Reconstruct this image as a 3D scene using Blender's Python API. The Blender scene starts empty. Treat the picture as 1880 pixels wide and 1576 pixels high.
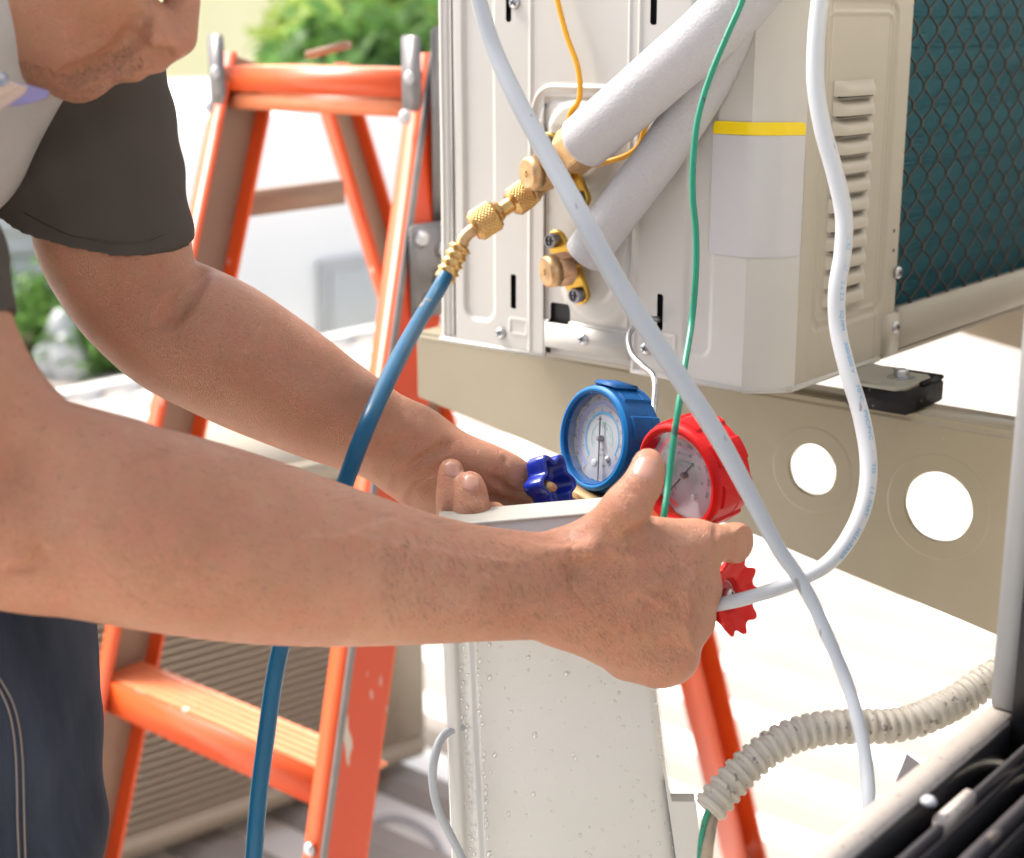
import bpy, bmesh, math, random
import numpy as np
from mathutils import Vector, Matrix
from mathutils.bvhtree import BVHTree

random.seed(7); rng = np.random.default_rng(7)
scn = bpy.context.scene
COL = scn.collection

# ------------------------------------------------------------------ camera
FPX, H = 2810.0, 1.40
TH = math.atan(740 / FPX); AZ = math.radians(39.7)
F3 = np.array([-math.sin(AZ), math.cos(AZ), 0.0]); R3 = np.array([math.cos(AZ), math.sin(AZ), 0.0])
A3 = F3 * math.cos(TH) + np.array([0, 0, -math.sin(TH)]); U3 = F3 * math.sin(TH) + np.array([0, 0, math.cos(TH)])
C3 = np.array([0, 0, H])
cam_d = bpy.data.cameras.new('camera'); cam = bpy.data.objects.new('camera', cam_d); COL.objects.link(cam)
cam_d.sensor_width = 36; cam_d.lens = FPX / 1880 * 36; cam_d.clip_start = .05; cam_d.clip_end = 400
cam.matrix_world = Matrix([[R3[0], U3[0], -A3[0], C3[0]], [R3[1], U3[1], -A3[1], C3[1]], [R3[2], U3[2], -A3[2], C3[2]], [0, 0, 0, 1]])
cam_d.dof.use_dof = True; cam_d.dof.focus_distance = 1.07; cam_d.dof.aperture_fstop = 6.0
scn.camera = cam

# ------------------------------------------------------------------ light
SUN_EL, SUN_STR, SKY_STR, EXPO = 52, 2.5, 0.15, 1.5
sun_dir = (-R3 * .86 + F3 * .50); sun_dir /= np.linalg.norm(sun_dir)          # where the sun stands (horizontal)
sun_az = math.atan2(sun_dir[0], sun_dir[1])
w = bpy.data.worlds.new('World'); scn.world = w; w.use_nodes = True
nt = w.node_tree; bg = nt.nodes['Background']
sky = nt.nodes.new('ShaderNodeTexSky'); sky.sky_type = 'NISHITA'; sky.sun_disc = False
sky.sun_elevation = math.radians(SUN_EL); sky.sun_rotation = sun_az
sky.air_density = .8; sky.dust_density = 4.5; sky.ozone_density = .6
hs_n = nt.nodes.new('ShaderNodeHueSaturation'); hs_n.inputs['Saturation'].default_value = .45; nt.links.new(sky.outputs[0], hs_n.inputs['Color']); nt.links.new(hs_n.outputs[0], bg.inputs[0]); bg.inputs[1].default_value = SKY_STR
sl = bpy.data.lights.new('sun', 'SUN'); so = bpy.data.objects.new('sun', sl); COL.objects.link(so)
sl.energy = SUN_STR; sl.angle = math.radians(18); sl.color = (1, .94, .85)
sv = Vector((*(sun_dir[:2] * math.cos(math.radians(SUN_EL))), math.sin(math.radians(SUN_EL))))
so.rotation_euler = sv.to_track_quat('Z', 'Y').to_euler()
scn.view_settings.view_transform = 'Standard'; scn.view_settings.look = 'None'
scn.view_settings.exposure = EXPO; scn.view_settings.gamma = 1; scn.view_settings.use_curve_mapping = False
scn.cycles.use_denoising = True
scn.cycles.max_bounces = 8; scn.cycles.transparent_max_bounces = 12

# ------------------------------------------------------------------ geometry helpers
def ray(x, y): return A3 + (x - 940) / FPX * R3 - (y - 788) / FPX * U3
def P(x, y, d): return C3 + d * ray(x, y)
def on(x, y, ax, v):
    r = ray(x, y); return C3 + r * (v - C3[ax]) / r[ax]
def onF(x, y, h):
    r = ray(x, y); return C3 + r * h / (r @ F3)
def proj(p):
    q = np.asarray(p) - C3; d = q @ A3; return 940 + FPX * (q @ R3) / d, 788 - FPX * (q @ U3) / d, d
def unit(v): v = np.asarray(v, float); return v / np.linalg.norm(v)

def link(name, me, m=None, parent=None, smooth=True, **kw):
    if m is not None: me.materials.append(m)
    if smooth: me.polygons.foreach_set('use_smooth', np.ones(len(me.polygons), bool))
    o = bpy.data.objects.new(name, me); COL.objects.link(o)
    if parent is not None:
        o.parent = parent; o.matrix_parent_inverse = Matrix.Translation(parent.location).inverted() if parent.parent is None else Matrix.Identity(4)
    for k, v in kw.items(): o[k] = v
    return o
def pyd(name, vs, fs):
    me = bpy.data.meshes.new(name); me.from_pydata([tuple(map(float, v)) for v in vs], [], [tuple(int(i) for i in f) for f in fs]); me.update(); return me
def thing(name, label, cat, loc=(0, 0, 0), group=None):
    o = bpy.data.objects.new(name, None); COL.objects.link(o); o.location = tuple(map(float, loc)); o.empty_display_size = .05
    o['label'] = label; o['category'] = cat
    if group: o['group'] = group
    return o
def tag(o, label, cat, group=None):
    o['label'] = label; o['category'] = cat
    if group: o['group'] = group
    return o
def setw(o):      # sub-part of a part whose vertices are in world space
    return o
class MB:
    def __init__(s): s.v = []; s.f = []
    def add(s, vs, fs):
        b = len(s.v); s.v += [tuple(map(float, v)) for v in vs]; s.f += [tuple(int(i) + b for i in f) for f in fs]; return s
    def box(s, lo, hi, ax=None, org=(0, 0, 0)):
        lo, hi = np.array(lo, float), np.array(hi, float); org = np.array(org, float)
        c = [(x, y, z) for x in (lo[0], hi[0]) for y in (lo[1], hi[1]) for z in (lo[2], hi[2])]
        if ax is not None: c = [org + a * ax[0] + b * ax[1] + d * ax[2] for a, b, d in c]
        return s.add(c, [(0, 1, 3, 2), (4, 6, 7, 5), (0, 4, 5, 1), (2, 3, 7, 6), (0, 2, 6, 4), (1, 5, 7, 3)])
    def bar(s, a, b, wx, wy, side=(0, 0, 1)):
        a, b = np.array(a, float), np.array(b, float); z = unit(b - a); x = np.cross(np.array(side, float), z)
        x = unit(x) if np.linalg.norm(x) > 1e-6 else np.array([1., 0, 0]); y = np.cross(z, x)
        return s.box((-wx / 2, -wy / 2, 0), (wx / 2, wy / 2, np.linalg.norm(b - a)), (x, y, z), a)
    def lathe(s, a, b, prof, n=32, cap=True, fn=None, ref=None):
        """prof: list of (t along a->b in metres, radius)"""
        a, b = np.array(a, float), np.array(b, float); z = unit(b - a)
        r = np.array([0, 0, 1.]) if ref is None else np.array(ref, float)
        if abs(r @ z) > .98: r = np.array([1., 0, 0])
        x = unit(np.cross(r, z)); y = np.cross(z, x); vs = []; fs = []
        for i, (t, rad) in enumerate(prof):
            for j in range(n):
                q = 2 * math.pi * j / n; rr = rad * (fn(q, t) if fn else 1)
                vs.append(a + z * t + rr * (math.cos(q) * x + math.sin(q) * y))
        for i in range(len(prof) - 1):
            for j in range(n):
                k = (j + 1) % n; fs.append((i * n + j, i * n + k, (i + 1) * n + k, (i + 1) * n + j))
        if cap: fs.append(tuple(range(n - 1, -1, -1))); fs.append(tuple((len(prof) - 1) * n + j for j in range(n)))
        return s.add(vs, fs)
    def build(s, name, m, parent=None, smooth=False, bevel=0, seg=2, auto=None, **kw):
        me = pyd(name, s.v, s.f)
        if bevel or auto or smooth:
            bm = bmesh.new(); bm.from_mesh(me)
            if bevel: bmesh.ops.bevel(bm, geom=[e for e in bm.edges if e.calc_face_angle(0) > .5], offset=bevel, segments=seg, affect='EDGES', clamp_overlap=True)
            bmesh.ops.recalc_face_normals(bm, faces=bm.faces)
            if auto or bevel:
                for e in bm.edges: e.smooth = e.calc_face_angle(0) < (auto or .6)
            bm.to_mesh(me); bm.free()
        return link(name, me, m, parent, smooth or bool(auto) or bool(bevel), **kw)

def spline(pts, n=12):
    p = np.array(pts, float); p = np.vstack([2 * p[0] - p[1], p, 2 * p[-1] - p[-2]]); out = []
    for i in range(1, len(p) - 2):
        for t in np.arange(n) / n:
            a, b, c, d = p[i - 1:i + 3]
            out.append(.5 * (2 * b + (c - a) * t + (2 * a - 5 * b + 4 * c - d) * t * t + (3 * b - a - 3 * c + d) * t ** 3))
    out.append(p[-2]); return np.array(out)
def frames(c, ref=(0.1, 0.2, 1)):
    T = np.gradient(c, axis=0); T /= np.linalg.norm(T, axis=1)[:, None]
    x = unit(np.cross(ref, T[0])); X = []
    for t in T:
        x = unit(x - t * (x @ t)); X.append(x)
    X = np.array(X); return T, X, np.cross(T, X)
def tube_mesh(name, pts, r, n=16, sub=12, flat=1.0, twist=None, fn=None, world=True, ref=(.1, .2, 1)):
    """pts: world points; r: radius or per-control radii; flat: second axis factor; twist(t)->angle"""
    c = spline(pts, sub); m = len(c)
    rr = np.interp(np.linspace(0, len(pts) - 1, m), np.arange(len(pts)), np.broadcast_to(r, (len(pts),))) if np.ndim(r) else np.full(m, float(r))
    T, X, Y = frames(c, ref); q = 2 * np.pi * np.arange(n) / n; vs = []
    L = np.concatenate([[0], np.cumsum(np.linalg.norm(np.diff(c, axis=0), axis=1))])
    for i in range(m):
        tw = twist(i / (m - 1)) if twist else 0
        xx = X[i] * math.cos(tw) + Y[i] * math.sin(tw); yy = -X[i] * math.sin(tw) + Y[i] * math.cos(tw)
        ri = rr[i] * (fn(L[i]) if fn else 1)
        vs.append(c[i] + ri * (np.cos(q)[:, None] * xx + flat * np.sin(q)[:, None] * yy))
    vs = np.vstack(vs); fs = []
    for i in range(m - 1):
        for j in range(n):
            k = (j + 1) % n; fs.append((i * n + j, i * n + k, (i + 1) * n + k, (i + 1) * n + j))
    fs.append(tuple(range(n - 1, -1, -1))); fs.append(tuple((m - 1) * n + j for j in range(n)))
    return pyd(name, vs, fs)
def px_tube(name, ctrl, r, m, parent=None, **kw):
    return link(name, tube_mesh(name, [P(*c) for c in ctrl], r, **kw), m, parent)
def plate(name, outer, holes, org, ax, th, m, parent=None, bevel=0.0008):
    """flat plate cut from a 2-D outline with holes; ax = (u, v, n)"""
    cu = bpy.data.curves.new(name, 'CURVE'); cu.dimensions = '2D'; cu.fill_mode = 'BOTH'; cu.extrude = th / 2; cu.bevel_depth = bevel; cu.bevel_resolution = 1
    for ring in [outer] + holes:
        sp = cu.splines.new('POLY'); sp.points.add(len(ring) - 1)
        for i, (a, b) in enumerate(ring): sp.points[i].co = (a, b, 0, 1)
        sp.use_cyclic_u = True
    o = bpy.data.objects.new('tmp', cu); COL.objects.link(o); dg = bpy.context.evaluated_depsgraph_get()
    me = bpy.data.meshes.new_from_object(o.evaluated_get(dg)); bpy.data.objects.remove(o); bpy.data.curves.remove(cu)
    M = Matrix([[ax[0][i], ax[1][i], ax[2][i], org[i]] for i in range(3)] + [[0, 0, 0, 1]]); me.transform(M); me.materials.clear()
    me.name = name
    return link(name, me, m, parent, False)
def circ(cx, cy, rx, ry=None, n=48, a0=0):
    ry = ry or rx; return [(cx + rx * math.cos(a0 + 2 * math.pi * i / n), cy + ry * math.sin(a0 + 2 * math.pi * i / n)) for i in range(n)]
def text_mesh(s, size, align='LEFT'):
    cu = bpy.data.curves.new('t', 'FONT'); cu.body = s; cu.size = size; cu.align_x = align; cu.resolution_u = 3
    o = bpy.data.objects.new('t', cu); COL.objects.link(o); dg = bpy.context.evaluated_depsgraph_get()
    me = bpy.data.meshes.new_from_object(o.evaluated_get(dg)); bpy.data.objects.remove(o); bpy.data.curves.remove(cu); me.materials.clear(); return me

# ------------------------------------------------------------------ materials
def mat(name, col, rough=.5, metal=0, var=None, vscale=8, vamt=1.0, specks=None, sscale=120, sth=.72, bump=0, bscale=60, sss=0, coat=0, spec=.5, obj=True, stretch=(1, 1, 1), alpha=None, trans=0):
    m = bpy.data.materials.new(name); m.use_nodes = True; n = m.node_tree.nodes; l = m.node_tree.links; b = n['Principled BSDF']
    b.inputs['Base Color'].default_value = (*col, 1); b.inputs['Roughness'].default_value = rough; b.inputs['Metallic'].default_value = metal
    b.inputs['Specular IOR Level'].default_value = spec; b.inputs['Coat Weight'].default_value = coat; b.inputs['Coat Roughness'].default_value = .15
    tc = n.new('ShaderNodeTexCoord'); mp = n.new('ShaderNodeMapping'); l.new(tc.outputs['Object'], mp.inputs[0]); mp.inputs['Scale'].default_value = stretch
    out = None
    def noise(sc, det=5, ro=.6):
        t = n.new('ShaderNodeTexNoise'); t.inputs['Scale'].default_value = sc; t.inputs['Detail'].default_value = det; t.inputs['Roughness'].default_value = ro; l.new(mp.outputs[0], t.inputs[0]); return t.outputs[0]
    def ramp(src, a, c):
        r = n.new('ShaderNodeMapRange'); r.inputs[1].default_value = a; r.inputs[2].default_value = c; l.new(src, r.inputs[0]); return r.outputs[0]
    def mix(fac, a, c):
        x = n.new('ShaderNodeMix'); x.data_type = 'RGBA'; l.new(fac, x.inputs[0])
        if isinstance(a, tuple): x.inputs[6].default_value = (*a, 1)
        else: l.new(a, x.inputs[6])
        x.inputs[7].default_value = (*c, 1); return x.outputs[2]
    cur = col
    if var: cur = mix(ramp(noise(vscale), .5 - .28 / vamt, .5 + .28 / vamt), tuple(col), tuple(var))
    if specks:
        cur = mix(ramp(noise(sscale, 2, .5), sth, sth + .03), cur if not isinstance(cur, tuple) else tuple(cur), tuple(specks))
    if not isinstance(cur, tuple): l.new(cur, b.inputs['Base Color'])
    if bump:
        bp = n.new('ShaderNodeBump'); bp.inputs['Strength'].default_value = 1; bp.inputs['Distance'].default_value = bump; l.new(noise(bscale, 4, .6), bp.inputs['Height']); l.new(bp.outputs[0], b.inputs['Normal'])
    if sss:
        b.inputs['Subsurface Weight'].default_value = sss; b.inputs['Subsurface Radius'].default_value = (1, .35, .2); b.inputs['Subsurface Scale'].default_value = .006
    if trans: b.inputs['Transmission Weight'].default_value = trans
    if alpha is not None: b.inputs['Alpha'].default_value = alpha
    return m
M = {}
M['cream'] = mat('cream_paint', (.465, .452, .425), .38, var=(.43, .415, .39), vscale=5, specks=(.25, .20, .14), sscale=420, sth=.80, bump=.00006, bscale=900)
M['cream2'] = mat('cream_paint_shaded', (.405, .372, .315), .42, var=(.37, .338, .285), vscale=4, specks=(.22, .16, .10), sscale=380, sth=.79, bump=.00006, bscale=900)  # same casing paint, darkened for the face turned away from the light
M['black'] = mat('black_void', (.008, .008, .009), .6)
M['foam'] = mat('foam_insulation', (.40, .396, .408), .85, var=(.35, .346, .358), vscale=500, bump=.0007, bscale=420)
M['coil'] = mat('teal_fins', (.008, .068, .100), .6, spec=.2, var=(.018, .115, .15), vscale=14, stretch=(1, .4, 3), bump=.0015, bscale=200)
M['net'] = mat('guard_net', (.035, .03, .026), .6)
M['brass'] = mat('brass', (.62, .40, .16), .3, 1, var=(.42, .25, .10), vscale=90, bump=.0001, bscale=600)
M['brass_dull'] = mat('dull_brass', (.60, .41, .22), .42, 1, var=(.40, .25, .13), vscale=120, bump=.0003, bscale=500)
M['copper'] = mat('copper_nut', (.50, .31, .20), .38, 1, var=(.30, .17, .10), vscale=160, bump=.0003, bscale=300)
M['yzinc'] = mat('yellow_zinc', (.68, .43, .08), .3, 1, var=(.5, .3, .06), vscale=60)
M['steel'] = mat('zinc_steel', (.55, .56, .58), .32, 1, var=(.38, .39, .42), vscale=100)
M['dsteel'] = mat('dark_steel', (.16, .16, .19), .35, 1, var=(.3, .3, .34), vscale=200)
M['wcable'] = mat('white_cable', (.41, .422, .44), .42, var=(.38, .39, .41), vscale=30, specks=(.22, .2, .2), sscale=120, sth=.71, stretch=(1, 1, .35))
M['gcable'] = mat('grey_white_cable', (.33, .35, .375), .45, var=(.30, .32, .345), vscale=20, specks=(.17, .17, .18), sscale=90, sth=.70, stretch=(1, 1, .3))
M['print'] = mat('blue_print', (.05, .25, .48), .6)
M['gwire'] = mat('green_wire', (.0, .19, .11), .38, var=(.005, .15, .09), vscale=40, specks=(.02, .06, .05), sscale=90, sth=.66)
M['ywire'] = mat('yellow_wire', (.66, .31, .008), .4)
M['hose'] = mat('blue_hose', (.002, .080, .165), .38, spec=.3, var=(.002, .062, .13), vscale=60, specks=(.16, .12, .09), sscale=45, sth=.73, stretch=(1, 1, .4))
M['blueboot'] = mat('blue_rubber', (.0005, .070, .225), .5, spec=.18, var=(.0005, .050, .17), vscale=60, specks=(.15, .2, .28), sscale=240, sth=.72, bump=.0002, bscale=200)
M['bluerim'] = mat('blue_rubber_rim', (.0005, .11, .31), .45, spec=.2)
M['redboot'] = mat('red_rubber', (.46, .003, .004), .5, spec=.2, var=(.38, .003, .004), vscale=40, specks=(.5, .2, .18), sscale=500, sth=.76, bump=.0002, bscale=200)
M['redknob'] = mat('red_knob_plastic', (.55, .006, .005), .42, spec=.25, var=(.48, .005, .005), vscale=50)
M['blueknob'] = mat('blue_knob_plastic', (.004, .02, .26), .25, var=(.003, .014, .2), vscale=40)
M['dial'] = mat('dial_white', (.36, .38, .425), .5, var=(.33, .35, .395), vscale=60)
M['rdial'] = mat('dial_lilac', (.40, .38, .44), .5, var=(.31, .29, .35), vscale=40)
M['ink'] = mat('dial_ink', (.03, .035, .04), .5)
M['inkblue'] = mat('dial_ink_blue', (.03, .30, .55), .5)
M['inkviolet'] = mat('dial_ink_violet', (.22, .26, .55), .5)
M['inkred'] = mat('dial_ink_red', (.70, .12, .16), .5)
M['inkpink'] = mat('dial_ink_pink', (.50, .25, .38), .5)
M['inkgreen'] = mat('dial_ink_green', (.08, .40, .28), .5)
M['lens'] = mat('clear_lens', (1, 1, 1), .05); 
def make_glass(m, tint, a=.09):
    n = m.node_tree.nodes; l = m.node_tree.links; n.clear()
    o = n.new('ShaderNodeOutputMaterial'); t = n.new('ShaderNodeBsdfTransparent'); t.inputs[0].default_value = (*tint, 1)
    g = n.new('ShaderNodeBsdfGlossy'); g.inputs['Roughness'].default_value = .12
    mx = n.new('ShaderNodeMixShader'); mx.inputs[0].default_value = a; l.new(t.outputs[0], mx.inputs[1]); l.new(g.outputs[0], mx.inputs[2]); l.new(mx.outputs[0], o.inputs[0])
make_glass(M['lens'], (.97, .98, .99))
M['drop'] = mat('water', (1, 1, 1), .02); make_glass(M['drop'], (.93, .93, .925), .30)
M['cover'] = mat('white_cover_plastic', (.50, .50, .49), .22, var=(.465, .465, .45), vscale=9, specks=(.3, .28, .25), sscale=500, sth=.80, coat=.3)
M['coverlip'] = mat('cover_lip', (.36, .35, .32), .35, var=(.33, .32, .29), vscale=12, specks=(.16, .13, .08), sscale=330, sth=.74)
M['bracket'] = mat('olive_bracket_paint', (.285, .245, .17), .33, var=(.225, .188, .125), vscale=6, specks=(.42, .38, .3), sscale=300, sth=.79, bump=.0001, bscale=80)
M['rubber'] = mat('black_rubber', (.009, .008, .009), .6, spec=.2, specks=(.1, .09, .09), sscale=200, sth=.7)
M['footplate'] = mat('dusty_foot', (.28, .26, .21), .5, var=(.21, .21, .18), vscale=30)
M['orange'] = mat('orange_fibreglass', (.64, .082, .010), .4, var=(.58, .066, .008), vscale=7, specks=(.62, .42, .34), sscale=70, sth=.73, stretch=(1, 1, .2))
M['orangechip'] = mat('orange_web_chipped', (.56, .050, .006), .42, var=(.5, .040, .005), vscale=9, specks=(.5, .44, .38), sscale=24, sth=.62, stretch=(1, 1, .5))
M['step'] = mat('orange_step', (.74, .27, .13), .42, var=(.70, .2, .08), vscale=25, specks=(.85, .7, .62), sscale=25, sth=.68)
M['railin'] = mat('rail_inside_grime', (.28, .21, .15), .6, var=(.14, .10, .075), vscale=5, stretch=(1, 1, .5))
M['greymetal'] = mat('grey_metal', (.23, .22, .22), .45, .6, var=(.16, .15, .15), vscale=30)
M['lightmetal'] = mat('light_metal', (.5, .5, .52), .35, .8)
M['plank'] = mat('weathered_wood', (.30, .21, .145), .7, var=(.20, .13, .09), vscale=10, stretch=(1, 1, 6))
M['skin'] = mat('skin', (.50, .235, .145), .46, sss=.22)
M['nail'] = mat('nail', (.36, .175, .125), .36, var=(.39, .20, .15), vscale=60)
M['hair'] = mat('dark_hair', (.03, .022, .018), .5)
M['shirt'] = mat('glow_warmed_cloth', (.072, .060, .051), .9, spec=.2, var=(.050, .042, .037), vscale=7, bump=.0003, bscale=900)  # dark cloth with the warm brown of the sun glow mixed into its colour
M['shirtw'] = mat('light_grey_cloth', (.42, .39, .37), .85, var=(.32, .295, .28), vscale=14, bump=.0004, bscale=700)
M['shirtp'] = mat('violet_cloth', (.20, .18, .36), .85)
M['collar'] = mat('taupe_collar', (.42, .31, .26), .85, bump=.0003, bscale=900)
M['denim'] = mat('dark_denim', (.002, .003, .006), .85, spec=.1, var=(.055, .066, .095), vscale=15, vamt=.75, stretch=(1, 1, .22), bump=.0005, bscale=700)
M['thread'] = mat('seam_thread', (.16, .13, .12), .8)
M['conduit'] = mat('dirty_conduit', (.38, .355, .31), .5, var=(.29, .255, .20), vscale=14, specks=(.15, .13, .105), sscale=220, sth=.64, bump=.0003, bscale=300)
M['oldwire'] = mat('grimy_wire', (.38, .30, .21), .6, var=(.12, .10, .08), vscale=60)
M['frame'] = mat('white_window_paint', (.42, .42, .425), .45, var=(.38, .38, .385), vscale=12)
M['sill'] = mat('weathered_sill', (.44, .39, .35), .6, var=(.35, .30, .265), vscale=9, specks=(.14, .11, .09), sscale=300, sth=.66, bump=.0004, bscale=120)
M['track'] = mat('black_track', (.012, .011, .013), .3, var=(.03, .028, .03), vscale=10)
M['track2'] = mat('worn_track', (.11, .10, .105), .45, var=(.05, .045, .05), vscale=6, stretch=(1, .3, 1), specks=(.22, .18, .16), sscale=60, sth=.64)
M['tape'] = mat('grey_tape', (.36, .35, .38), .6, var=(.28, .27, .30), vscale=80)
M['roof'] = mat('pale_roof_sheet', (.82, .81, .79), .5, var=(.74, .71, .66), vscale=2)
M['rib'] = mat('roof_rib_dusty', (.315, .283, .255), .8, var=(.275, .242, .213), vscale=3)
M['ground'] = mat('ground', (.50, .47, .40), .9, var=(.42, .40, .32), vscale=.4)
M['wall'] = mat('plaster_wall', (.6, .57, .5), .8, var=(.54, .51, .45), vscale=3)
M['condenser'] = mat('cream_condenser_shaded', (.36, .31, .235), .5, var=(.32, .27, .205), vscale=4)  # casing and slats darkened to put shade into their cream colour
M['slat'] = mat('condenser_slat', (.42, .365, .28), .5)
M['dark_in'] = mat('condenser_inside', (.14, .105, .078), .8, var=(.10, .078, .058), vscale=4)
M['whitebox'] = mat('white_render', (.92, .92, .92), .6, var=(.90, .90, .90), vscale=1)
M['yellowwall'] = mat('glow_yellow_wall', (.92, .88, .62), .7, var=(.90, .84, .55), vscale=.7)  # wall yellow also stands in for the warm sun glow behind the ladder
M['pane'] = mat('window_glass', (.50, .53, .55), .2)
M['greywhite'] = mat('grey_white_tank', (.52, .53, .54), .5, var=(.44, .45, .46), vscale=1.5, stretch=(1, 1, 4))
def leafmat(name, c1, c2):
    m = mat(name, c1, .5, var=c2, vscale=3); n = m.node_tree.nodes; l = m.node_tree.links; b = n['Principled BSDF']; src = b.inputs['Base Color'].links[0].from_socket
    tr = n.new('ShaderNodeBsdfTranslucent'); mx = n.new('ShaderNodeMixShader'); mx.inputs[0].default_value = .45; l.new(src, tr.inputs[0]); l.new(b.outputs[0], mx.inputs[1]); l.new(tr.outputs[0], mx.inputs[2]); l.new(mx.outputs[0], n['Material Output'].inputs[0]); return m
M['leaf'] = leafmat('leaf_green', (.13, .25, .05), (.07, .16, .04)); M['leafy'] = leafmat('leaf_yellow_green_glow', (.50, .60, .16), (.34, .48, .12)); M['bark'] = mat('bark', (.14, .10, .07), .9, var=(.08, .06, .04), vscale=20)  # yellow-green leaves brightened to carry the backlit sun glow in their colour
M['sticker'] = mat('white_sticker', (.45, .45, .462), .25, var=(.43, .43, .44), vscale=20)
M['yellow'] = mat('yellow_sticker_band', (.74, .54, .0), .3)

# skin: mottling, freckles, fine creases
def skin_nodes(m, c1, c2, c3):
    n = m.node_tree.nodes; l = m.node_tree.links; b = n['Principled BSDF']; tc = n.new('ShaderNodeTexCoord')
    def noise(sc, det=4, ro=.6):
        t = n.new('ShaderNodeTexNoise'); t.inputs['Scale'].default_value = sc; t.inputs['Detail'].default_value = det; t.inputs['Roughness'].default_value = ro; l.new(tc.outputs['Object'], t.inputs[0]); return t.outputs[0]
    def rng_(s, a, c, x=0, y=1):
        r = n.new('ShaderNodeMapRange'); r.inputs[1].default_value = a; r.inputs[2].default_value = c; r.inputs[3].default_value = x; r.inputs[4].default_value = y; l.new(s, r.inputs[0]); return r.outputs[0]
    def mix(fac, a, c):
        x = n.new('ShaderNodeMix'); x.data_type = 'RGBA'; l.new(fac, x.inputs[0])
        for i, v in ((6, a), (7, c)):
            if isinstance(v, tuple): x.inputs[i].default_value = (*v, 1)
            else: l.new(v, x.inputs[i])
        return x.outputs[2]
    a = mix(rng_(noise(9), .32, .68), c1, c2)
    a = mix(rng_(noise(70, 3), .40, .75, 0, .55), a, c3)
    a = mix(rng_(noise(330, 2), .60, .72, 0, .30), a, (.16, .065, .04))
    a = mix(rng_(noise(420, 1), .755, .78, 0, .45), a, (.10, .045, .03))
    l.new(a, b.inputs['Base Color'])
    l.new(rng_(noise(40), .3, .7, .40, .58), b.inputs['Roughness'])
    vo = n.new('ShaderNodeTexVoronoi'); vo.inputs['Scale'].default_value = 620; vo.feature = 'DISTANCE_TO_EDGE'
    mp = n.new('ShaderNodeMapping'); mp.inputs['Scale'].default_value = (1.0, 1.3, .7); l.new(tc.outputs['Object'], mp.inputs[0]); l.new(mp.outputs[0], vo.inputs[0])
    ad = n.new('ShaderNodeMath'); ad.operation = 'ADD'; l.new(rng_(vo.outputs[0], 0, .12, 0, 1), ad.inputs[0]); l.new(rng_(noise(420, 5, .7), 0, 1, 0, .8), ad.inputs[1])
    bp = n.new('ShaderNodeBump'); bp.inputs['Distance'].default_value = .00045; bp.inputs['Strength'].default_value = .9; l.new(ad.outputs[0], bp.inputs['Height']); l.new(bp.outputs[0], b.inputs['Normal'])
skin_nodes(M['skin'], (.355, .150, .077), (.48, .245, .150), (.47, .17, .11))

def surf_line(tree, pts, n=5, lift=0.0):
    out = []
    for (a, b) in zip(pts[:-1], pts[1:]):
        for t in range(n):
            x, y = a[0] + (b[0] - a[0]) * t / n, a[1] + (b[1] - a[1]) * t / n; p, nn = hit(tree, x, y)
            if p is not None:
                if nn @ (C3 - p) < 0: nn = -nn
                out.append(p + nn * lift)
    return out
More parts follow.
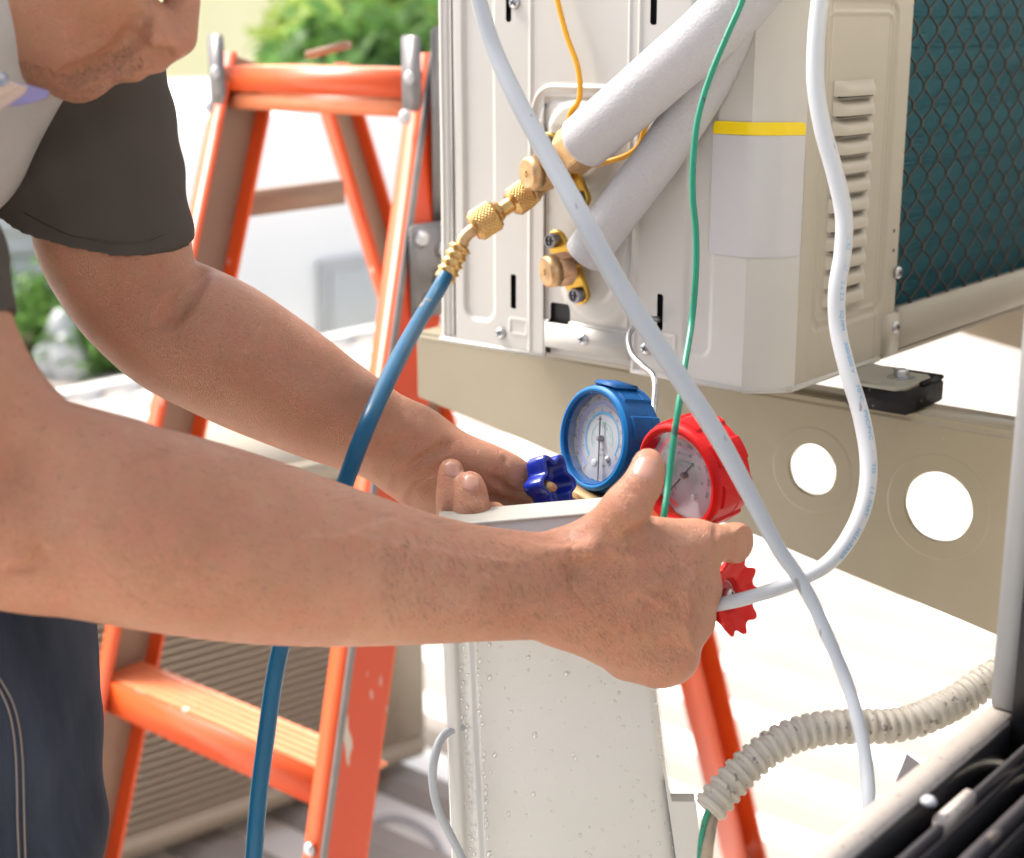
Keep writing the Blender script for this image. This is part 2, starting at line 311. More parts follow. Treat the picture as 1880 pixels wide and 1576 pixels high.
# ------------------------------------------------------------------ sdf
class Field:
    def __init__(s, lo, hi, h):
        s.h = h; s.lo = np.array(lo, float); s.n = np.ceil((np.array(hi) - s.lo) / h).astype(int) + 1; s.g = np.full(s.n, .05, np.float32)
    def _sub(s, lo, hi):
        a = np.clip(((lo - s.lo) / s.h).astype(int) - 1, 0, s.n - 1); b = np.clip(((hi - s.lo) / s.h).astype(int) + 2, 1, s.n)
        if np.any(b <= a): return None
        ax = [((np.arange(a[i], b[i]) * s.h) + s.lo[i]).astype(np.float32) for i in range(3)]
        return tuple(slice(a[i], b[i]) for i in range(3)), np.meshgrid(*ax, indexing='ij', sparse=True)
    def _mix(s, sl, d, k, op='u'):
        g = s.g[sl]
        if op == 'u': hh = np.clip(.5 + .5 * (g - d) / k, 0, 1); s.g[sl] = g * (1 - hh) + d * hh - k * hh * (1 - hh)
        else: hh = np.clip(.5 + .5 * (-d - g) / k, 0, 1); hh = np.clip(.5 - .5 * (g + d) / k, 0, 1); s.g[sl] = g * (1 - hh) + (-d) * hh + k * hh * (1 - hh)
    def cone(s, a, b, r1, r2, k=.008, flat=None, op='u'):
        a, b = np.array(a, float), np.array(b, float); pad = max(r1, r2) + k * 1.5 + .006; 
        q = s._sub(np.minimum(a, b) - pad, np.maximum(a, b) + pad)
        if q is None: return
        sl, (X, Y, Z) = q; ba = (b - a).astype(np.float32); L2 = float(ba @ ba) + 1e-12
        px, py, pz = X - a[0], Y - a[1], Z - a[2]; t = np.clip((px * ba[0] + py * ba[1] + pz * ba[2]) / L2, 0, 1)
        dx, dy, dz = px - t * ba[0], py - t * ba[1], pz - t * ba[2]; d2 = dx * dx + dy * dy + dz * dz
        if flat is not None:
            nv, fc = flat; dn = dx * nv[0] + dy * nv[1] + dz * nv[2]; d2 = d2 + dn * dn * (1 / fc ** 2 - 1)
        d = np.sqrt(d2) - (r1 + (r2 - r1) * t)
        s._mix(sl, d.astype(np.float32), k, op)
    def chain(s, nodes, k=.008, flat=None, op='u'):
        """nodes: (px, py, depth, radius in px)"""
        if len(nodes) > 3:
            c_ = spline(nodes, 5); nodes = [tuple(q) for q in c_]
        w_ = [(P(x, y, d), r * d / FPX) for x, y, d, r in nodes]
        if op != 'u' or len(w_) < 3:
            for (a, ra), (b, rb) in zip(w_[:-1], w_[1:]): s.cone(a, b, ra, rb, k, flat, op)
            return
        q = np.array([p for p, r in w_]); rm = max(r for p, r in w_) + k * 1.5 + .008; sb = s._sub(q.min(0) - rm, q.max(0) + rm)
        if sb is None: return
        T_ = Field.__new__(Field); T_.h, T_.lo, T_.n = s.h, s.lo, s.n; T_.g = np.full(s.n, .05, np.float32) if False else None
        sl, _ = sb; T_.lo = s.lo + np.array([z.start for z in sl]) * s.h; T_.n = np.array([z.stop - z.start for z in sl]); T_.g = np.full(T_.n, .05, np.float32)
        for (a, ra), (b, rb) in zip(w_[:-1], w_[1:]): T_.cone(a, b, ra, rb, .0004, flat, 'u')
        s._mix(sl, T_.g, k, 'u')
    def plane(s, p, nrm, k=.002):       # keep the side nrm points away from
        ax = [((np.arange(s.n[i]) * s.h) + s.lo[i]).astype(np.float32) for i in range(3)]; X, Y, Z = np.meshgrid(*ax, indexing='ij', sparse=True)
        d = (X - p[0]) * nrm[0] + (Y - p[1]) * nrm[1] + (Z - p[2]) * nrm[2]; s.g = np.maximum(s.g, d.astype(np.float32))
    def mesh(s):
        g = s.g; g[0] = g[-1] = .01; g[:, 0] = g[:, -1] = .01; g[:, :, 0] = g[:, :, -1] = .01
        ins = g < 0; n = s.n
        c = np.zeros(n - 1, np.uint8)
        for i in (0, 1):
            for j in (0, 1):
                for k in (0, 1): c += ins[i:n[0] - 1 + i, j:n[1] - 1 + j, k:n[2] - 1 + k]
        I, J, K = np.nonzero((c > 0) & (c < 8)); idx = np.full(n - 1, -1, np.int32); idx[I, J, K] = np.arange(len(I))
        cor = [(i, j, k) for i in (0, 1) for j in (0, 1) for k in (0, 1)]; V = {q: g[I + q[0], J + q[1], K + q[2]] for q in cor}
        acc = np.zeros((len(I), 3)); cnt = np.zeros(len(I))
        for q in cor:
            for ax in range(3):
                if q[ax]: continue
                q2 = tuple(1 if i == ax else q[i] for i in range(3)); a, b = V[q], V[q2]; cr = (a < 0) != (b < 0)
                t = np.where(cr, a / np.where(cr, a - b, 1), 0)
                for i in range(3): acc[:, i] += np.where(cr, (t if i == ax else q[i]), 0)
                cnt += cr
        vs = (np.stack([I, J, K], 1) + acc / cnt[:, None]) * s.h + s.lo; qs = []
        for ax in range(3):
            o1, o2 = [(1, 2), (2, 0), (0, 1)][ax]
            A = [slice(None)] * 3; B = [slice(None)] * 3; A[ax] = slice(0, n[ax] - 1); B[ax] = slice(1, n[ax]); a, b = ins[tuple(A)], ins[tuple(B)]
            e = np.nonzero(a != b); e = np.stack(e, 1); ok = (e[:, o1] > 0) & (e[:, o2] > 0) & (e[:, o1] < n[o1] - 1) & (e[:, o2] < n[o2] - 1); e = e[ok]; sgn = a[tuple(e.T)]
            def cell(d1, d2):
                c_ = e.copy(); c_[:, o1] -= d1; c_[:, o2] -= d2; return idx[tuple(c_.T)]
            q = np.stack([cell(1, 1), cell(0, 1), cell(0, 0), cell(1, 0)], 1); q[~sgn] = q[~sgn][:, ::-1]; qs.append(q)
        return vs, np.vstack(qs)
def np_mesh(name, parts):
    vs = []; fs = []; b = 0
    for v, f in parts: vs.append(v); fs.append(f + b); b += len(v)
    vs = np.vstack(vs); fs = np.vstack(fs); me = bpy.data.meshes.new(name)
    me.vertices.add(len(vs)); me.vertices.foreach_set('co', vs.astype(np.float32).ravel()); k = fs.shape[1]
    me.loops.add(fs.size); me.loops.foreach_set('vertex_index', fs.astype(np.int32).ravel()); me.polygons.add(len(fs))
    me.polygons.foreach_set('loop_start', np.arange(0, fs.size, k, dtype=np.int32)); me.polygons.foreach_set('loop_total', np.full(len(fs), k, np.int32))
    me.update(); me.validate(); return me
def bvh(parts):
    vs = np.vstack([v for v, f in parts]); b = 0; fs = []
    for v, f in parts: fs.append(f + b); b += len(v)
    return BVHTree.FromPolygons(vs.tolist(), np.vstack(fs).tolist())
def hit(tree, x, y):
    r = unit(ray(x, y)); h = tree.ray_cast(Vector(C3), Vector(r)); return (np.array(h[0]), np.array(h[1])) if h[0] is not None else (None, None)
# ------------------------------------------------------------------ setting: ground, roof, neighbours, plants
def struct(name, me, m, **kw): o = link(name, me, m, None, False); o['kind'] = 'structure'; return o
struct('ground', pyd('ground', [(-90, -60, -3.2), (60, -60, -3.2), (60, 120, -3.2), (-90, 120, -3.2)], [(0, 1, 2, 3)]), M['ground'])
XE = on(200, 728, 2, 0)[0]
rf = MB().box((XE, -3, -.18), (2.5, 9, 0)).box((XE - .06, -3, -.24), (XE - .002, 9, .05)); roof = struct('roof', pyd('roof', rf.v, rf.f), M['roof'])
rb = MB(); L0, L1 = XE, 2.5
rb.add([(L0, -.055, .001), (L0, -.026, .024), (L0, .026, .024), (L0, .055, .001), (L1, -.055, .001), (L1, -.026, .024), (L1, .026, .024), (L1, .055, .001)], [(0, 1, 5, 4), (1, 2, 6, 5), (2, 3, 7, 6), (0, 3, 2, 1), (4, 5, 6, 7), (0, 4, 7, 3)])
rme = pyd('roof_rib', rb.v, rb.f); rme.materials.append(M['rib'])
for i in range(44):
    o = bpy.data.objects.new('roof_rib', rme); COL.objects.link(o); o.location = (0, .35 + i * .195, 0); o.parent = roof

# white flat-roofed annex beyond the roof edge
def building(name, label, cat, x0, x1, y0, y1, z0, z1, m, wins, parapet=.12, pm=None):
    t = thing(name, label, cat, ((x0 + x1) / 2, (y0 + y1) / 2, z0))
    MB().box((x0, y0, z0), (x1, y1, z1)).build('wall', m, t)
    MB().box((x0 - .05, y0 - .05, z1 + .002), (x1 + .05, y1 + .05, z1 + parapet)).build('roof_edge', pm or m, t)
    for (ax, u0, u1, v0, v1) in wins:
        if ax == 'y': f = MB().box((u0, y0 - .04, v0), (u1, y0 - .003, v1)).build('window_frame', M['greywhite'], t); MB().box((u0 + .06, y0 - .05, v0 + .06), (u1 - .06, y0 - .042, v1 - .06)).build('pane', M['pane'], f)
        else: f = MB().box((x1 + .003, u0, v0), (x1 + .04, u1, v1)).build('window_frame', M['greywhite'], t); MB().box((x1 + .042, u0 + .06, v0 + .06), (x1 + .05, u1 - .06, v1 - .06)).build('pane', M['pane'], f)
    return t
a = on(300, 500, 0, XE - 1.0); b = on(760, 500, 0, XE - 1.0)
ztop = on(560, 248, 0, XE - 1.0)[2]
building('annex', 'flat white rendered annex behind the open orange ladder', 'building', XE - 5.2, XE - 1.0, a[1], b[1] + 3.0, -3.2, ztop, M['whitebox'],
         [('x', b[1] - .75, b[1] - .15, on(650, 640, 0, XE - 1.0)[2], on(650, 470, 0, XE - 1.0)[2])])  # grey window stands in for a pale bluish patch of shade on the wall
c0 = on(230, 200, 0, XE - 9); c1 = on(556, 200, 0, XE - 9)
building('house', 'pale yellow plastered house in the sunny distance', 'house', XE - 15, XE - 9, c0[1] - 3, c1[1], -3.2, 4.5, M['yellowwall'],
         [('x', c0[1] + .3, c0[1] + 1.2, 2.2, 3.4), ('x', c1[1] - 3.3, c1[1] - 2.4, 2.4, 3.6)], .25)
# pale water tank, left
tk = P(60, 450, 8.2)
t = thing('water_tank', 'pale grey ribbed water tank behind the bent arm at left', 'water tank', (tk[0], tk[1], -3.2))
ztk0, ztk1 = P(60, 528, 8.2)[2], P(60, 330, 8.2)[2]
pr = [(0, .62)]; hh = ztk1 - ztk0
for i in range(5):
    z = hh * (i + .5) / 5; pr += [(z - .035, .62), (z - .015, .64), (z + .015, .64), (z + .035, .62)]
pr += [(hh, .60), (hh + .06, .45), (hh + .09, .1)]
MB().lathe((tk[0], tk[1], ztk0), (tk[0], tk[1], ztk0 + 1), pr, 48).build('tank_shell', M['greywhite'], t, auto=.7)
lg = MB(); [lg.box((tk[0] + sx * .35 - .04, tk[1] + sy * .35 - .04, -3.2), (tk[0] + sx * .35 + .04, tk[1] + sy * .35 + .04, ztk0 - .002)) for sx in (-1, 1) for sy in (-1, 1)]
lg.build('stand', M['greymetal'], t)

# plants
def crown_mesh(R, Hh, n, leaf, seed):
    r = np.random.default_rng(seed); cl = r.normal(size=(26, 3)); cl /= np.linalg.norm(cl, axis=1)[:, None]; cl *= r.uniform(.35, .95, (26, 1)); cl *= (R, R, Hh / 2)
    c = cl[r.integers(0, 26, n)] + r.normal(size=(n, 3)) * (R * .22, R * .22, Hh * .12)
    u = r.normal(size=(n, 3)); u /= np.linalg.norm(u, axis=1)[:, None]; v = np.cross(u, r.normal(size=(n, 3))); v /= np.linalg.norm(v, axis=1)[:, None]
    s = leaf * r.uniform(.6, 1.3, (n, 1)); vs = np.stack([c - u * s, c + v * s * .45, c + u * s, c - v * s * .45], 1).reshape(-1, 3); return vs, np.arange(n * 4).reshape(-1, 4)
def plant(name, label, cat, p, R, Hh, zc, m, seed, group, n=2600, leaf=.10):
    t = thing(name, label, cat, (p[0], p[1], -3.2), group)
    me = np_mesh('crown', [crown_mesh(R, Hh, n, leaf, seed)]); me.transform(Matrix.Translation((p[0], p[1], zc))); link('crown', me, m, t, False)
    MB().lathe((p[0], p[1], -3.2), (p[0], p[1], 0), [(0, .11), (zc + 3.2 - Hh * .35, .06)], 10).build('trunk', M['bark'], t, smooth=True)
    for k in range(3):
        q = seed + k * 2.1; MB().bar((p[0], p[1], zc - Hh * .5), (p[0] + R * .6 * math.cos(q), p[1] + R * .6 * math.sin(q), zc + Hh * .15), .035, .035).build('limb', M['bark'], t)
for i, (x, y, d, R, Hh, lab) in enumerate([
    (-70, 640, 7.3, .40, .62, 'dense green shrub at the left edge between the two arms'),
    (50, 635, 7.1, .34, .56, 'round green shrub under the pale tank, left of the pale stones'),
    (205, 645, 7.2, .36, .58, 'green shrub showing just under the upper arm elbow'),
    (300, 690, 7.5, .35, .5, 'low dark shrub mostly hidden behind the far forearm')]):
    p = P(x, y, d); plant('shrub', lab, 'shrub', p, R, Hh, p[2], M['leaf'], 11 + i, 'shrubs beyond the roof edge', 1500, .05)
for i, (x, y, d, R, Hh, lab) in enumerate([
    (660, 10, 15, .85, 2.4, 'sunlit yellow green tree left of the tall air conditioner edge'),
    (770, 90, 13, .75, 2.6, 'yellow green tree seen just beside the air conditioner edge'),
    (690, 235, 11.5, .8, 1.5, 'darker olive tree low between the ladder legs')]):
    p = P(x, y, d); plant('tree', lab, 'tree', p, R, Hh, p[2], M['leafy'] if i < 2 else M['leaf'], 31 + i, 'trees behind the ladder', 3600, .14)
for i, (x, y, s) in enumerate([(112, 610, .07), (130, 665, .09), (92, 668, .07)]):
    p = P(x, y, 6.9); bm = bmesh.new(); bmesh.ops.create_icosphere(bm, subdivisions=3, radius=s)
    for v in bm.verts: v.co *= 1 + .22 * math.sin(v.co.x * 21 + i) * math.cos(v.co.y * 17 + i) ; v.co.z *= 1.5
    bm.transform(Matrix.Translation(p)); me = bpy.data.meshes.new('stone'); bm.to_mesh(me); bm.free()
    tag(link('garden_stone', me, M['greywhite']), ['tall pale garden stone, uppermost of the three beside the shrubs', 'largest pale garden stone low beside the green shrubs', 'left pale garden stone in front of the green shrub'][i], 'stone', 'pale stones among the shrubs')
st = MB().box((P(60, 700, 6.9)[0] - .5, P(60, 700, 6.9)[1] - .4, -3.2), (P(160, 700, 6.9)[0] + .1, P(160, 700, 6.9)[1] + .5, P(110, 690, 6.9)[2])).build('planter_wall', M['rib'])
tag(st, 'raised masonry planter block carrying the pale stones', 'planter')

# second condenser on the roof, slatted grille
gb = on(705, 1415, 2, .05); gu = unit(R3 * math.sin(math.radians(50.8)) + F3 * math.cos(math.radians(50.8))); gn = unit(np.cross(gu, (0, 0, 1)))
if gn @ F3 > 0: gn = -gn
gx = (gu, -gn, np.array([0, 0, 1.]))       # u along grille, v away from viewer, z up
W_, D_, HH = .92, .42, .62; u1 = .10
t = thing('condenser_unit', 'cream outdoor condenser with long slatted grille on the roof behind the ladder', 'air conditioner', (*gb[:2], 0))
MB().box((-W_, .03, .001), (u1, D_, HH), gx, gb).build('casing', M['condenser'], t, bevel=.012)
MB().box((-W_ + .02, .012, .05), (-.012, .028, HH - .04), gx, gb).build('grille_back', M['dark_in'], t)
fr_ = MB(); fr_.box((-W_, 0, 0), (u1, .029, .045), gx, gb); fr_.box((-W_, 0, HH - .04), (u1, .029, HH), gx, gb); fr_.box((-.008, 0, .0451), (u1, .029, HH - .0401), gx, gb); fr_.box((-W_, 0, .0451), (-W_ + .02, .029, HH - .0401), gx, gb)
fr_.build('grille_frame', M['condenser'], t, bevel=.006)
sm = MB().box((-W_ + .021, 0.0, -.0022), (-.009, .010, .0022), gx, (0, 0, 0)); sme = pyd('slat', sm.v, sm.f); sme.materials.append(M['slat'])
for i in range(36):
    o = bpy.data.objects.new('slat', sme); COL.objects.link(o); o.parent = t; o.matrix_parent_inverse = Matrix.Translation(t.location).inverted(); o.location = tuple(gb + np.array([0, 0, .058 + i * .0147]))
for s in (-.8, -.05): MB().box((s - .03, .05, -.05), (s + .03, D_ - .05, -.001), gx, gb).build('foot', M['rubber'], t)
# pale cable lying on the roof beside it
cc = [on(x, y, 2, .012) for x, y in [(600, 1640), (660, 1530), (720, 1500), (790, 1530), (830, 1600)]]
tag(link('roof_cable', tube_mesh('roof_cable', cc, .006), M['frame']), 'pale thin cable lying in a loop on the roof by the ladder foot', 'cable')

# ------------------------------------------------------------------ window in the wall the picture is taken through
s0 = P(1806, 1304, .88); XS, YJ, ZS = s0[0], s0[1], s0[2]
wl = MB().box((XS + .012, -.9, 0.002), (XS + .16, 2.6, ZS - .05)).box((XS + .012, YJ + .09, ZS - .049), (XS + .16, 2.6, 2.4))
tag(wl.build('house_wall', M['wall']), 'plastered house wall under and beside the window frame', 'wall')
t = thing('window_frame', 'white aluminium window frame with black sliding tracks at the right edge', 'window', (XS, YJ, ZS))
MB().box((XS, -.5, ZS - .03), (XS + .0165, YJ + .03, ZS)).build('sill', M['sill'], t, bevel=.0012)
MB().box((XS + .0015, YJ + .005, ZS + .001), (XS + .0175, YJ + .05, 2.0)).build('jamb', M['frame'], t, bevel=.001)
MB().box((XS + .0177, YJ - .004, ZS - .026), (XS + .11, YJ + .045, 2.0)).build('jamb_channel', M['track'], t, bevel=.001)
MB().box((XS + .0167, -.5, ZS - .045), (XS + .11, YJ - .0045, ZS - .028)).build('track_bed', M['track'], t)
for i, (x, wd, z, m) in enumerate([(.0168, .0020, -.002, 'track'), (.027, .0045, -.010, 'track2'), (.0385, .003, -.006, 'track'), (.050, .006, -.010, 'track2'), (.064, .003, -.006, 'track'), (.078, .006, -.008, 'track2'), (.096, .004, -.004, 'track')]):
    MB().box((XS + x, -.5, ZS - .0279), (XS + x + wd, YJ - .0048, ZS + z)).build('track_rail', M[m], t, bevel=.0008)
q0, q1 = on(1725, 1507, 2, ZS - .008), on(1782, 1452, 2, ZS - .008)
MB().box((min(q0[0], q1[0]) - .003, q0[1], ZS - .0278), (min(q0[0], q1[0]) + .0035, q1[1], ZS - .007)).build('latch_tongue', M['sill'], t, bevel=.001)
sc = on(1705, 1472, 2, ZS); MB().lathe(sc - (0, 0, .001), sc + (0, 0, 1), [(0, .004), (.002, .004), (.0035, .0025), (.004, .001)], 16).build('screw', M['frame'], t, smooth=True)
# scrap of tape poking up behind the sill
tp = [P(1665, 1384, .90), P(1692, 1404, .905), P(1700, 1420, .91), P(1660, 1450, .90), P(1645, 1434, .895)]
bm = bmesh.new(); f = bm.faces.new([bm.verts.new(Vector(p)) for p in tp]); e = bmesh.ops.extrude_face_region(bm, geom=[f]); bmesh.ops.translate(bm, verts=[v for v in e['geom'] if isinstance(v, bmesh.types.BMVert)], vec=Vector(F3 * .0008)); bmesh.ops.recalc_face_normals(bm, faces=bm.faces)
me = bpy.data.meshes.new('tape_scrap'); bm.to_mesh(me); bm.free(); tag(link('tape_scrap', me, M['tape'], None, False), 'pointed grey scrap of tape sticking up behind the sill', 'tape scrap')

# ------------------------------------------------------------------ ladder
def lad(x, y, Y): return on(x, y, 1, Y)
Yt, Yb = 1.275, 1.05
LT, RT, LB, RB = lad(398, 130, Yt), lad(752, 130, Yt), lad(178, 1230, Yb), lad(592, 1300, Yb)
def ext(a, b, z): a, b = np.array(a), np.array(b); return a + (b - a) * (z - a[2]) / (b[2] - a[2])
ladd = thing('step_ladder', 'open orange fibreglass step ladder with chipped paint behind the arms', 'ladder', (*(ext(LT, LB, 0)[:2] * .5 + ext(RT, RB, 0)[:2] * .5), 0.0))
ux = unit((RT - LT) * (1, 1, 0))
def rail(top, bot, sgn, mweb, z0=0.0):
    """C channel: front flange + web + rear flange; returns"""
    a, b = ext(top, bot, z0), np.array(top); z = unit(b - a); x = np.array([1., 0, 0]); x = unit(x - z * (x @ z)); y = np.cross(z, x); L = np.linalg.norm(b - a)
    return (x, y, z), a, L
def channel(name, top, bot, zt, mflange, mweb, open_left, dy=.075, wx=.028):
    ax, a, L = rail(ext(top, bot, zt), bot, 1, None); w0, w1 = (wx - .004, wx) if open_left else (0, .004)
    f = MB().box((0, 0, 0), (wx, .004, L), ax, a).build(name, mflange, ladd, bevel=.001)
    MB().box((w0, .0042, 0), (w1, dy - .0042, L), ax, a).build('rail_web', mweb, f)
    MB().box((0, dy - .004, 0), (wx, dy, L), ax, a).build('rear_flange', mflange, f)
    if open_left: MB().box((wx - .0005, -.0012, 0), (wx + .0022, .0075, L), ax, a).build('edge_trim', M['greymetal'], f)
    return ax, a, L
channel('front_rail', LT, LB, 1.37, M['orange'], M['railin'], False)
axr, ar, Lr = channel('front_rail', RT, RB, 1.37, M['orange'], M['orangechip'], True)
# rear frame
RLt, RRt = lad(575, 170, Yt + .20), lad(975, 190, Yt + .20)
RLb = lad(697, 560, 1.60); k = (RLb - RLt); RRb = RRt + k
channel('rear_rail', RLt, RLb, 1.33, M['orange'], M['railin'], False, .055)
b2 = on(1322, 1560, 0, RRt[0] + (RLb - RLt)[0] * 1.6); channel('rear_rail', RRt, b2, 1.33, M['orange'], M['orange'], False, .055, .05)
# top cross piece and steps
def step(z, dpt=.055, h=.045, m=None, name='step', lip=True):
    a, b = ext(LT, LB, z), ext(RT, RB, z); a = a + (.004, .004, 0); b = b + (.0235, .004, 0)
    s = MB().box((a[0], a[1] - .002, z - h), (b[0], a[1] + .004, z)).build(name + '_front', M['orange'], ladd, bevel=.001)
    tp_ = MB().box((a[0], a[1] + .0042, z - .004), (b[0], a[1] + dpt + .01, z)).build(name + '_top', m or M['step'], ladd)
    if lip:
        r = MB(); [r.box((a[0] + .004, a[1] + .006 + i * .011, z + .0002), (b[0] - .004, a[1] + .011 + i * .011, z + .002)) for i in range(5)]
        r.build('tread_ridges', M['step'], tp_, kind='stuff')
    return a, b
zstep = ext(LT, LB, on(178, 1232, 1, ext(LT, LB, .64)[1])[2])[2]
for zz in (zstep, zstep + .235, zstep - .29): step(zz)
a, b = ext(LT, LB, 1.345) , ext(RT, RB, 1.345)
MB().box((a[0] + .01, a[1] - .003, 1.322), (b[0] + .02, a[1] + .003, 1.352)).build('top_crossbar', M['orange'], ladd, bevel=.002)
MB().box((a[0] + .01, a[1] + .0032, 1.346), (b[0] + .02, a[1] + .11, 1.352)).build('top_plate', M['step'], ladd, bevel=.002)
MB().box((a[0] + .01, a[1] + .002, 1.300), (b[0] + .02, a[1] + .05, 1.3215)).build('lower_crossbar', M['step'], ladd, bevel=.004)
for top, bot in ((LT, LB), (RT, RB)):
    p = ext(top, bot, 1.335); g = MB().box((p[0] - .002, p[1] - .009, 1.285), (p[0] + .026, p[1] - .0035, 1.39)).build('hinge_bracket', M['greymetal'], ladd, bevel=.002)
    for z in (1.345, 1.303): q = ext(top, bot, z); MB().lathe((q[0] + .012, q[1] - .009, z), (q[0] + .012, q[1] - .02, z), [(0, .0085), (.003, .008), (.006, .005), (.0068, .001)], 20).build('rivet', M['frame'], g, smooth=True)
# right side hardware: side plate, spreader pivot, small dark clutter
q = ext(RT, RB, 1.27); MB().box((q[0] + .0325, q[1] + .015, 1.17), (q[0] + .040, q[1] + .085, 1.40)).build('side_plate', M['greymetal'], ladd, bevel=.006)
q = ext(RT, RB, 1.15); sp = MB().box((q[0] + .031, q[1] + .006, 1.085), (q[0] + .038, q[1] + .075, 1.19)).build('spreader_bracket', M['greymetal'], ladd, bevel=.003)
for dz, dyy in ((.085, .02), (.07, .055), (.01, .03)): MB().lathe((q[0] + .038, q[1] + dyy, 1.09 + dz), (q[0] + .05, q[1] + dyy, 1.09 + dz), [(0, .010), (.004, .009), (.008, .004)], 18).build('pivot_bolt', M['lightmetal'], sp, smooth=True)
MB().bar(ext(RT, RB, 1.13) + (.035, .05, 0), ext(RT, RB, 1.08) + (.037, .15, 0), .012, .02).build('spreader_arm', M['greymetal'], ladd)
# plank brace between front and rear rails, left side
a = ext(LT, LB, 1.225) + (.03, .03, 0); b = ext(RLt, RLb, 1.225)
MB().bar(lad(425, 378, a[1] + .055), lad(628, 352, b[1] - .01), .033, .016, (1, 0, 0)).build('brace', M['plank'], ladd, bevel=.001)
for z in (zstep - .06,): q = ext(RT, RB, z); MB().lathe((q[0] + .012, q[1] - .001, z), (q[0] + .012, q[1] - .02, z), [(0, .0085), (.003, .008), (.006, .005), (.0068, .001)], 20).build('rivet', M['lightmetal'], ladd, smooth=True)
for top, bot, s in ((LT, LB, 0), (RT, RB, 0)): q = ext(top, bot, 0.0); MB().box((q[0] - .006, q[1] - .01, 0.0005), (q[0] + .036, q[1] + .085, .04)).build('rubber_foot', M['rubber'], ladd, bevel=.004)
# tool tray clutter on the ladder top: rolled cloth
MB().bar(lad(566, 101, Yt + .06), lad(640, 82, Yt + .08), .020, .009, (0, 0, 1)).build('wood_scrap', M['plank'], None, bevel=.001)
tag(bpy.data.objects['wood_scrap'], 'tilted brown wood scrap lying on top of the ladder', 'wood scrap')

# ------------------------------------------------------------------ main air conditioner
Yf = 1.01867727; Xl = on(797, 300, 1, Yf)[0]; Xc = on(1378, 300, 1, Yf)[0]; Xs = -.58081537; ZB = 1.1240; ZT = 1.76
ac = thing('air_conditioner', 'large cream outdoor air conditioner with teal coil and brass valves on wall brackets', 'air conditioner', (Xl * .5 + Xs * .5, 1.4, ZB))
def FX(x, y=300): return on(x, y, 1, Yf)[0]
def FZ(x, y): return on(x, y, 1, Yf)[2]
def FP(x, y): q = on(x, y, 1, Yf); return q[0], q[2]
ss = lambda a, b, x: (lambda t: t * t * (3 - 2 * t))(np.clip((x - a) / (b - a), 0, 1))
def rbox(X, Z, x0, x1, z0, z1, r):
    cx, cz = (x0 + x1) / 2, (z0 + z1) / 2; qx, qz = np.abs(X - cx) - (x1 - x0) / 2 + r, np.abs(Z - cz) - (z1 - z0) / 2 + r
    return np.hypot(np.maximum(qx, 0), np.maximum(qz, 0)) + np.minimum(np.maximum(qx, qz), 0) - r
slots = []      # x0,x1,z0,z1 holes
def slot(x0, x1, y0, y1): xm = (x0 + x1) / 2; ym = (y0 + y1) / 2; slots.append((FX(x0, ym), FX(x1, ym), FZ(xm, y1), FZ(xm, y0)))
slot(938, 948, 504, 567); slot(1206, 1217, 540, 608); slot(929, 939, -60, 41); slot(1195, 1207, -60, 46); slot(1007, 1043, 558, 600)
def lines(a, b, h, extra):
    g = list(np.arange(a, b, h)) + [b]; g += [e for e in extra if a < e < b]; g = np.array(sorted(g)); keep = [0]
    for i in range(1, len(g)):
        if g[i] - g[keep[-1]] > 1e-5: keep.append(i)
    return g[keep]
sx = [v for s in slots for v in s[:2]]; sz = [v for s in slots for v in s[2:]]
gx_ = lines(Xl, Xc, .0011, sx); gz_ = np.concatenate([lines(ZB, 1.45, .0011, sz), np.arange(1.455, ZT + .001, .02)])
X, Z = np.meshgrid(gx_, gz_, indexing='ij'); hgt = np.zeros_like(X)
def ridge(xp, yp, wd, amp, z0=None, z1=None):
    c = FX(xp, yp); g = amp * np.exp(-((X - c) / wd) ** 2)
    if z0 is not None: g = g * ss(z0 - .004, z0 + .004, Z) * (1 - ss(z1 - .004, z1 + .004, Z))
    return g
hgt -= .004 * (1 - ss(FX(828, 300) - .0004, FX(831, 300) + .0004, X))                      # corner post set back
hgt += ridge(808, 300, .0013, .0016) + ridge(820, 300, .0013, -.0018)
hgt += ridge(833, 300, .0010, -.0012)
d = rbox(X, Z, FX(853, 500), FX(907, 500), FZ(880, 588), 1.7, .012); hgt -= .0028 * (1 - ss(-.003, .002, d))     # long pressed channel
hgt += ridge(974, 450, .0016, .0013)
xs_ = FX(999, 500); hgt -= .0030 * ss(xs_ - .0003, xs_ + .0005, X) * (1 - ss(FX(1157, 500), FX(1157, 500) + .001, X)) * (1 - ss(FZ(1050, 180), FZ(1050, 180) + .001, Z))
d = rbox(X, Z, FX(978, 250), FX(1157, 250), FZ(1060, 620), FZ(1040, 157), .022); hgt += .0026 * np.exp(-((d + .0015) / .0018) ** 2) * ss(FZ(1000, 225), FZ(1000, 215), Z)
d = rbox(X, Z, FX(990, 250), FX(1152, 250), FZ(1060, 600), FZ(1040, 186), .02); hgt += .0016 * (1 - ss(-.002, .001, d)) * ss(FZ(1000, 240), FZ(1000, 225), Z)
for (x, y, r, am) in ((1062, 262, .038, .006), (1095, 515, .042, .006)):
    cx, cz = FP(x, y); q = np.hypot(X - cx, (Z - cz) * .95); hgt += am * (1 - ss(r * .72, r, q)) - .002 * (1 - ss(r * .35, r * .5, q))
hgt += ridge(1150, 450, .0012, .0012) + ridge(1168, 450, .0014, .0016)
d = rbox(X, Z, FX(1258, 500), FX(1307, 500), FZ(1285, 655), 1.7, .010); hgt -= .0022 * (1 - ss(-.003, .002, d))
for (x0, x1, y0, y1) in ((937, 968, 585, 612), (1210, 1240, 610, 655)):
    d = rbox(X, Z, FX(x0, y0), FX(x1, y0), FZ(x0, y1), FZ(x0, y0), .002); hgt += .0009 * np.exp(-(d / .0012) ** 2)
